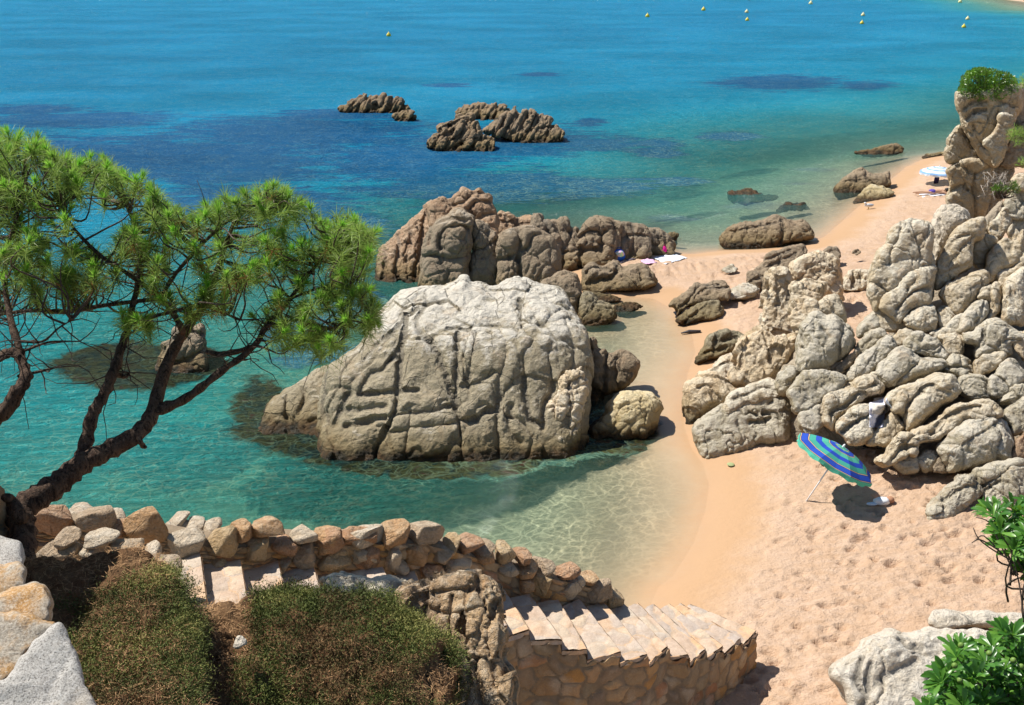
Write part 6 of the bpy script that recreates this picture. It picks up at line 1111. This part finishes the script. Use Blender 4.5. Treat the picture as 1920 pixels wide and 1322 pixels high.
# clothes hung on the rock
cl_ = thing('clothes', 'beige waistcoat over a white shirt, hung over the rounded rock to dry', 'clothes', tuple(map(float, hit(1645, 780))))
drape('shirt', None, None, zU([(795,165),(955,120),(915,385),(800,385)]), fabric('shirt_white', (.74, .74, .84)), .05, False, .05, 16, 26, .015, cl_, 1)
drape('sleeve', None, None, zU([(915,120),(950,130),(998,210),(930,270)]), fabric('sleeve_white', (.78, .84, .92)), .05, False, .03, 10, 10, .015, cl_, 2)
drape('waistcoat', None, None, zU([(830,125),(925,112),(930,275),(812,262)]), fabric('vest_beige', (.58, .52, .45)), .10, False, .05, 14, 20, .02, cl_, 3)
# flat leaf on wet sand
q = onsand(1370, 873); V, Q = ellipsoid(q+[0, 0, .03], (.085, .10, .02), 16, 8, .1); tag(mk('cushion', V, Q, plain('green_disc', (.32, .36, .17), .8)), 'small round olive-green pad on the wet sand below the big flat boulder', 'pad')
# sunbather
SB0 = onsand(1748, 366)
bm = bpy.data.meshes.new('body'); J = {'pel': (0, 0, .16, .15), 'chest': (.42, .02, .19, .16), 'neck': (.62, .02, .2, .065), 'head': (.76, .02, .2, .11), 'lh': (-.08, .11, .14, .1), 'lk': (-.48, .16, .12, .07), 'la': (-.9, .18, .1, .045), 'lf': (-1.0, .2, .08, .04), 'rh': (-.08, -.11, .14, .1), 'rk': (-.48, -.14, .14, .07), 'ra': (-.9, -.15, .1, .045), 'rf': (-1.0, -.17, .08, .04),
     'ls': (.52, .2, .18, .07), 'le': (.72, .36, .12, .05), 'lw': (.92, .25, .1, .035), 'lhand': (1.0, .2, .09, .04), 'rs': (.52, -.18, .18, .07), 're': (.72, -.33, .12, .05), 'rw': (.92, -.22, .1, .035), 'rhand': (1.0, -.16, .09, .04)}
ks = list(J); E_ = [('pel', 'chest'), ('chest', 'neck'), ('neck', 'head'), ('pel', 'lh'), ('lh', 'lk'), ('lk', 'la'), ('la', 'lf'), ('pel', 'rh'), ('rh', 'rk'), ('rk', 'ra'), ('ra', 'rf'), ('chest', 'ls'), ('ls', 'le'), ('le', 'lw'), ('lw', 'lhand'), ('chest', 'rs'), ('rs', 're'), ('re', 'rw'), ('rw', 'rhand')]
bm.from_pydata([J[k][:3] for k in ks], [(ks.index(a), ks.index(b)) for a, b in E_], []); bo = bpy.data.objects.new('body', bm); COL.objects.link(bo)
md_ = bo.modifiers.new('s', 'SKIN'); bo.data.skin_vertices[0].data[0].use_root = True
for i, k in enumerate(ks): bo.data.skin_vertices[0].data[i].radius = (J[k][3], J[k][3]*.8)
bo.modifiers.new('b', 'SUBSURF').levels = 2; bo.modifiers[-1].render_levels = 2
pr_ = thing('person', 'person sunbathing face down on the white towel, dark hair towards the pinnacle', 'person', tuple(map(float, SB0)))
bo.data.materials.append(plain('skin', (.50, .29, .18), .6)); bo.parent = pr_; bo.location = (0, 0, .02); bo.scale = (.88,)*3
V, Q = ellipsoid(SB0+[.69, .02, .25], (.13, .12, .10), 16, 12, .15); mk('hair', V, Q, plain('hair', (.02, .012, .01), .6), pr_)
V, Q = ellipsoid(SB0+[-.02, 0, .19], (.17, .17, .10), 16, 12, .03); mk('swimwear', V, Q, fabric('swim', (.12, .08, .35)), pr_)
# gulls / small things at the water's edge
def gull(px, py, lab):
    q = onsand(px, py); g = thing('gull', lab, 'gull', tuple(map(float, q))); mb = MB(); V, Q = ellipsoid(q+[0, 0, .17], (.20, .08, .08), 16, 10); mb.add(V, Q); V, Q = ellipsoid(q+[-.17, 0, .27], (.06, .05, .05), 12, 8); mb.add(V, Q); mb.tube([q+[-.12, 0, .18], q+[-.16, 0, .26]], [.05, .04], n=8); mb.build('body', plain('gull_white', (.8, .8, .8), .7), g)
    mb = MB(); V, Q = ellipsoid(q+[.05, 0, .19], (.19, .09, .06), 16, 10); mb.add(V, Q); mb.build('wing', plain('gull_grey', (.42, .44, .48), .7), g)
    mb = MB(); mb.tube([q+[0, .02, 0], q+[0, .02, .12]], [.01, .01], n=5); mb.tube([q+[0, -.03, 0], q+[0, -.03, .12]], [.01, .01], n=5); mb.tube([q+[-.21, 0, .27], q+[-.28, 0, .25]], [.02, .005], n=6); mb.build('legs_and_beak', plain('gull_yellow', (.7, .45, .05), .6), g)
gull(1628, 392, 'white gull standing on the wet sand of the far beach')
# dark lump by the channel bank
q = onsand(1292, 626); mb = MB(); mb.tube([q+[-.25, .0, .02], q+[0, .03, .07], q+[.35, 0, .05]], [.02, .05, .07], n=8, wob=.3); tag(mb.build('lump', plain('lump_dark', (.06, .05, .05), .5)), 'small dark driftwood at the edge of the channel', 'lump')
# buoys
M_by = plain('buoy_yellow', (.78, .62, .05), .45, .4); M_bw = plain('buoy_white', (.80, .74, .35), .45, .4)
for i, (x, y, s, lab) in enumerate([(729,66,.36,'yellow buoy alone on the left, above the sea rocks'), (1214,30,.42,'dark-sided yellow buoy, second from the left'), (1319,18,.46,'largest yellow buoy near the top edge'), (1400,22,.40,'upper buoy of the pair right of the largest one'), (1401,37,.36,'lower buoy of the pair right of the largest one'), (1520,6,.5,'buoy at the very top edge, between two pairs'), (1618,28,.4,'upper buoy of the middle pair'), (1616,43,.36,'lower buoy of the middle pair'), (1800,3,.5,'buoy touching the top edge on the right'), (1814,35,.38,'upper buoy of the rightmost pair'), (1807,50,.36,'lower buoy of the rightmost pair')]):
    q = atz(x, y+2, 0); b_ = thing('buoy', lab, 'buoy', tuple(map(float, q)), 'marker buoys off the bathing beach')
    k = s*0.95; prof = [(-.9, .25), (-.5, .75), (0, 1), (.45, .85), (.9, .45), (1.35, .12), (1.4, .02)]; mb = MB(); mb.tube([q+[0, 0, k*(.35+z_)] for z_, r_ in prof], [k*r_ for z_, r_ in prof], n=18); mb.build('float', M_by if i not in (3, 5, 6, 8, 9) else M_bw, b_)
    mb = MB(); mb.tube([q+[0, 0, k*1.5], q+[0, 0, k*1.95]], [k*.10, k*.10], n=8); mb.build('ring', M_bw, b_)
# ------------------------------------------------------------ light, sky, camera
SUN = np.array([-0.51, 0.25, 0.82]); SUN /= np.linalg.norm(SUN)
ld = bpy.data.lights.new('sun', 'SUN'); ld.energy = SUNE; ld.angle = math.radians(0.5); ld.color = (1.0, 0.955, 0.88)
lo = bpy.data.objects.new('sun', ld); COL.objects.link(lo)
lo.rotation_euler = Vector(SUN).to_track_quat('Z', 'Y').to_euler(); lo.location = (0, 0, 60)
w = bpy.data.worlds.new('World'); SC.world = w; w.use_nodes = True; nt = w.node_tree
bg = nt.nodes['Background']; sk = nt.nodes.new('ShaderNodeTexSky'); sk.sky_type = 'NISHITA'; sk.sun_disc = False
sk.sun_elevation = math.asin(SUN[2]); sk.sun_rotation = math.atan2(SUN[0], SUN[1]) ; sk.air_density = 1.0; sk.dust_density = 0.3; sk.ozone_density = 1.6
nt.links.new(sk.outputs[0], bg.inputs[0]); bg.inputs[1].default_value = SKYE
cd_ = bpy.data.cameras.new('camera'); cam = bpy.data.objects.new('camera', cd_); COL.objects.link(cam); SC.camera = cam
cam.location = CP; cam.rotation_euler = (math.radians(90)-TH, 0, 0)
cd_.sensor_fit = 'HORIZONTAL'; cd_.sensor_width = 36; cd_.lens = F/1920*36; cd_.clip_end = 12000; cd_.clip_start = 0.05
SC.view_settings.view_transform = 'Standard'; SC.view_settings.look = 'None'; SC.view_settings.gamma = 1; SC.view_settings.exposure = EXPO
SC.render.engine = 'CYCLES'; SC.cycles.max_bounces = 6; SC.cycles.transparent_max_bounces = 12; SC.cycles.caustics_reflective = False; SC.cycles.caustics_refractive = False
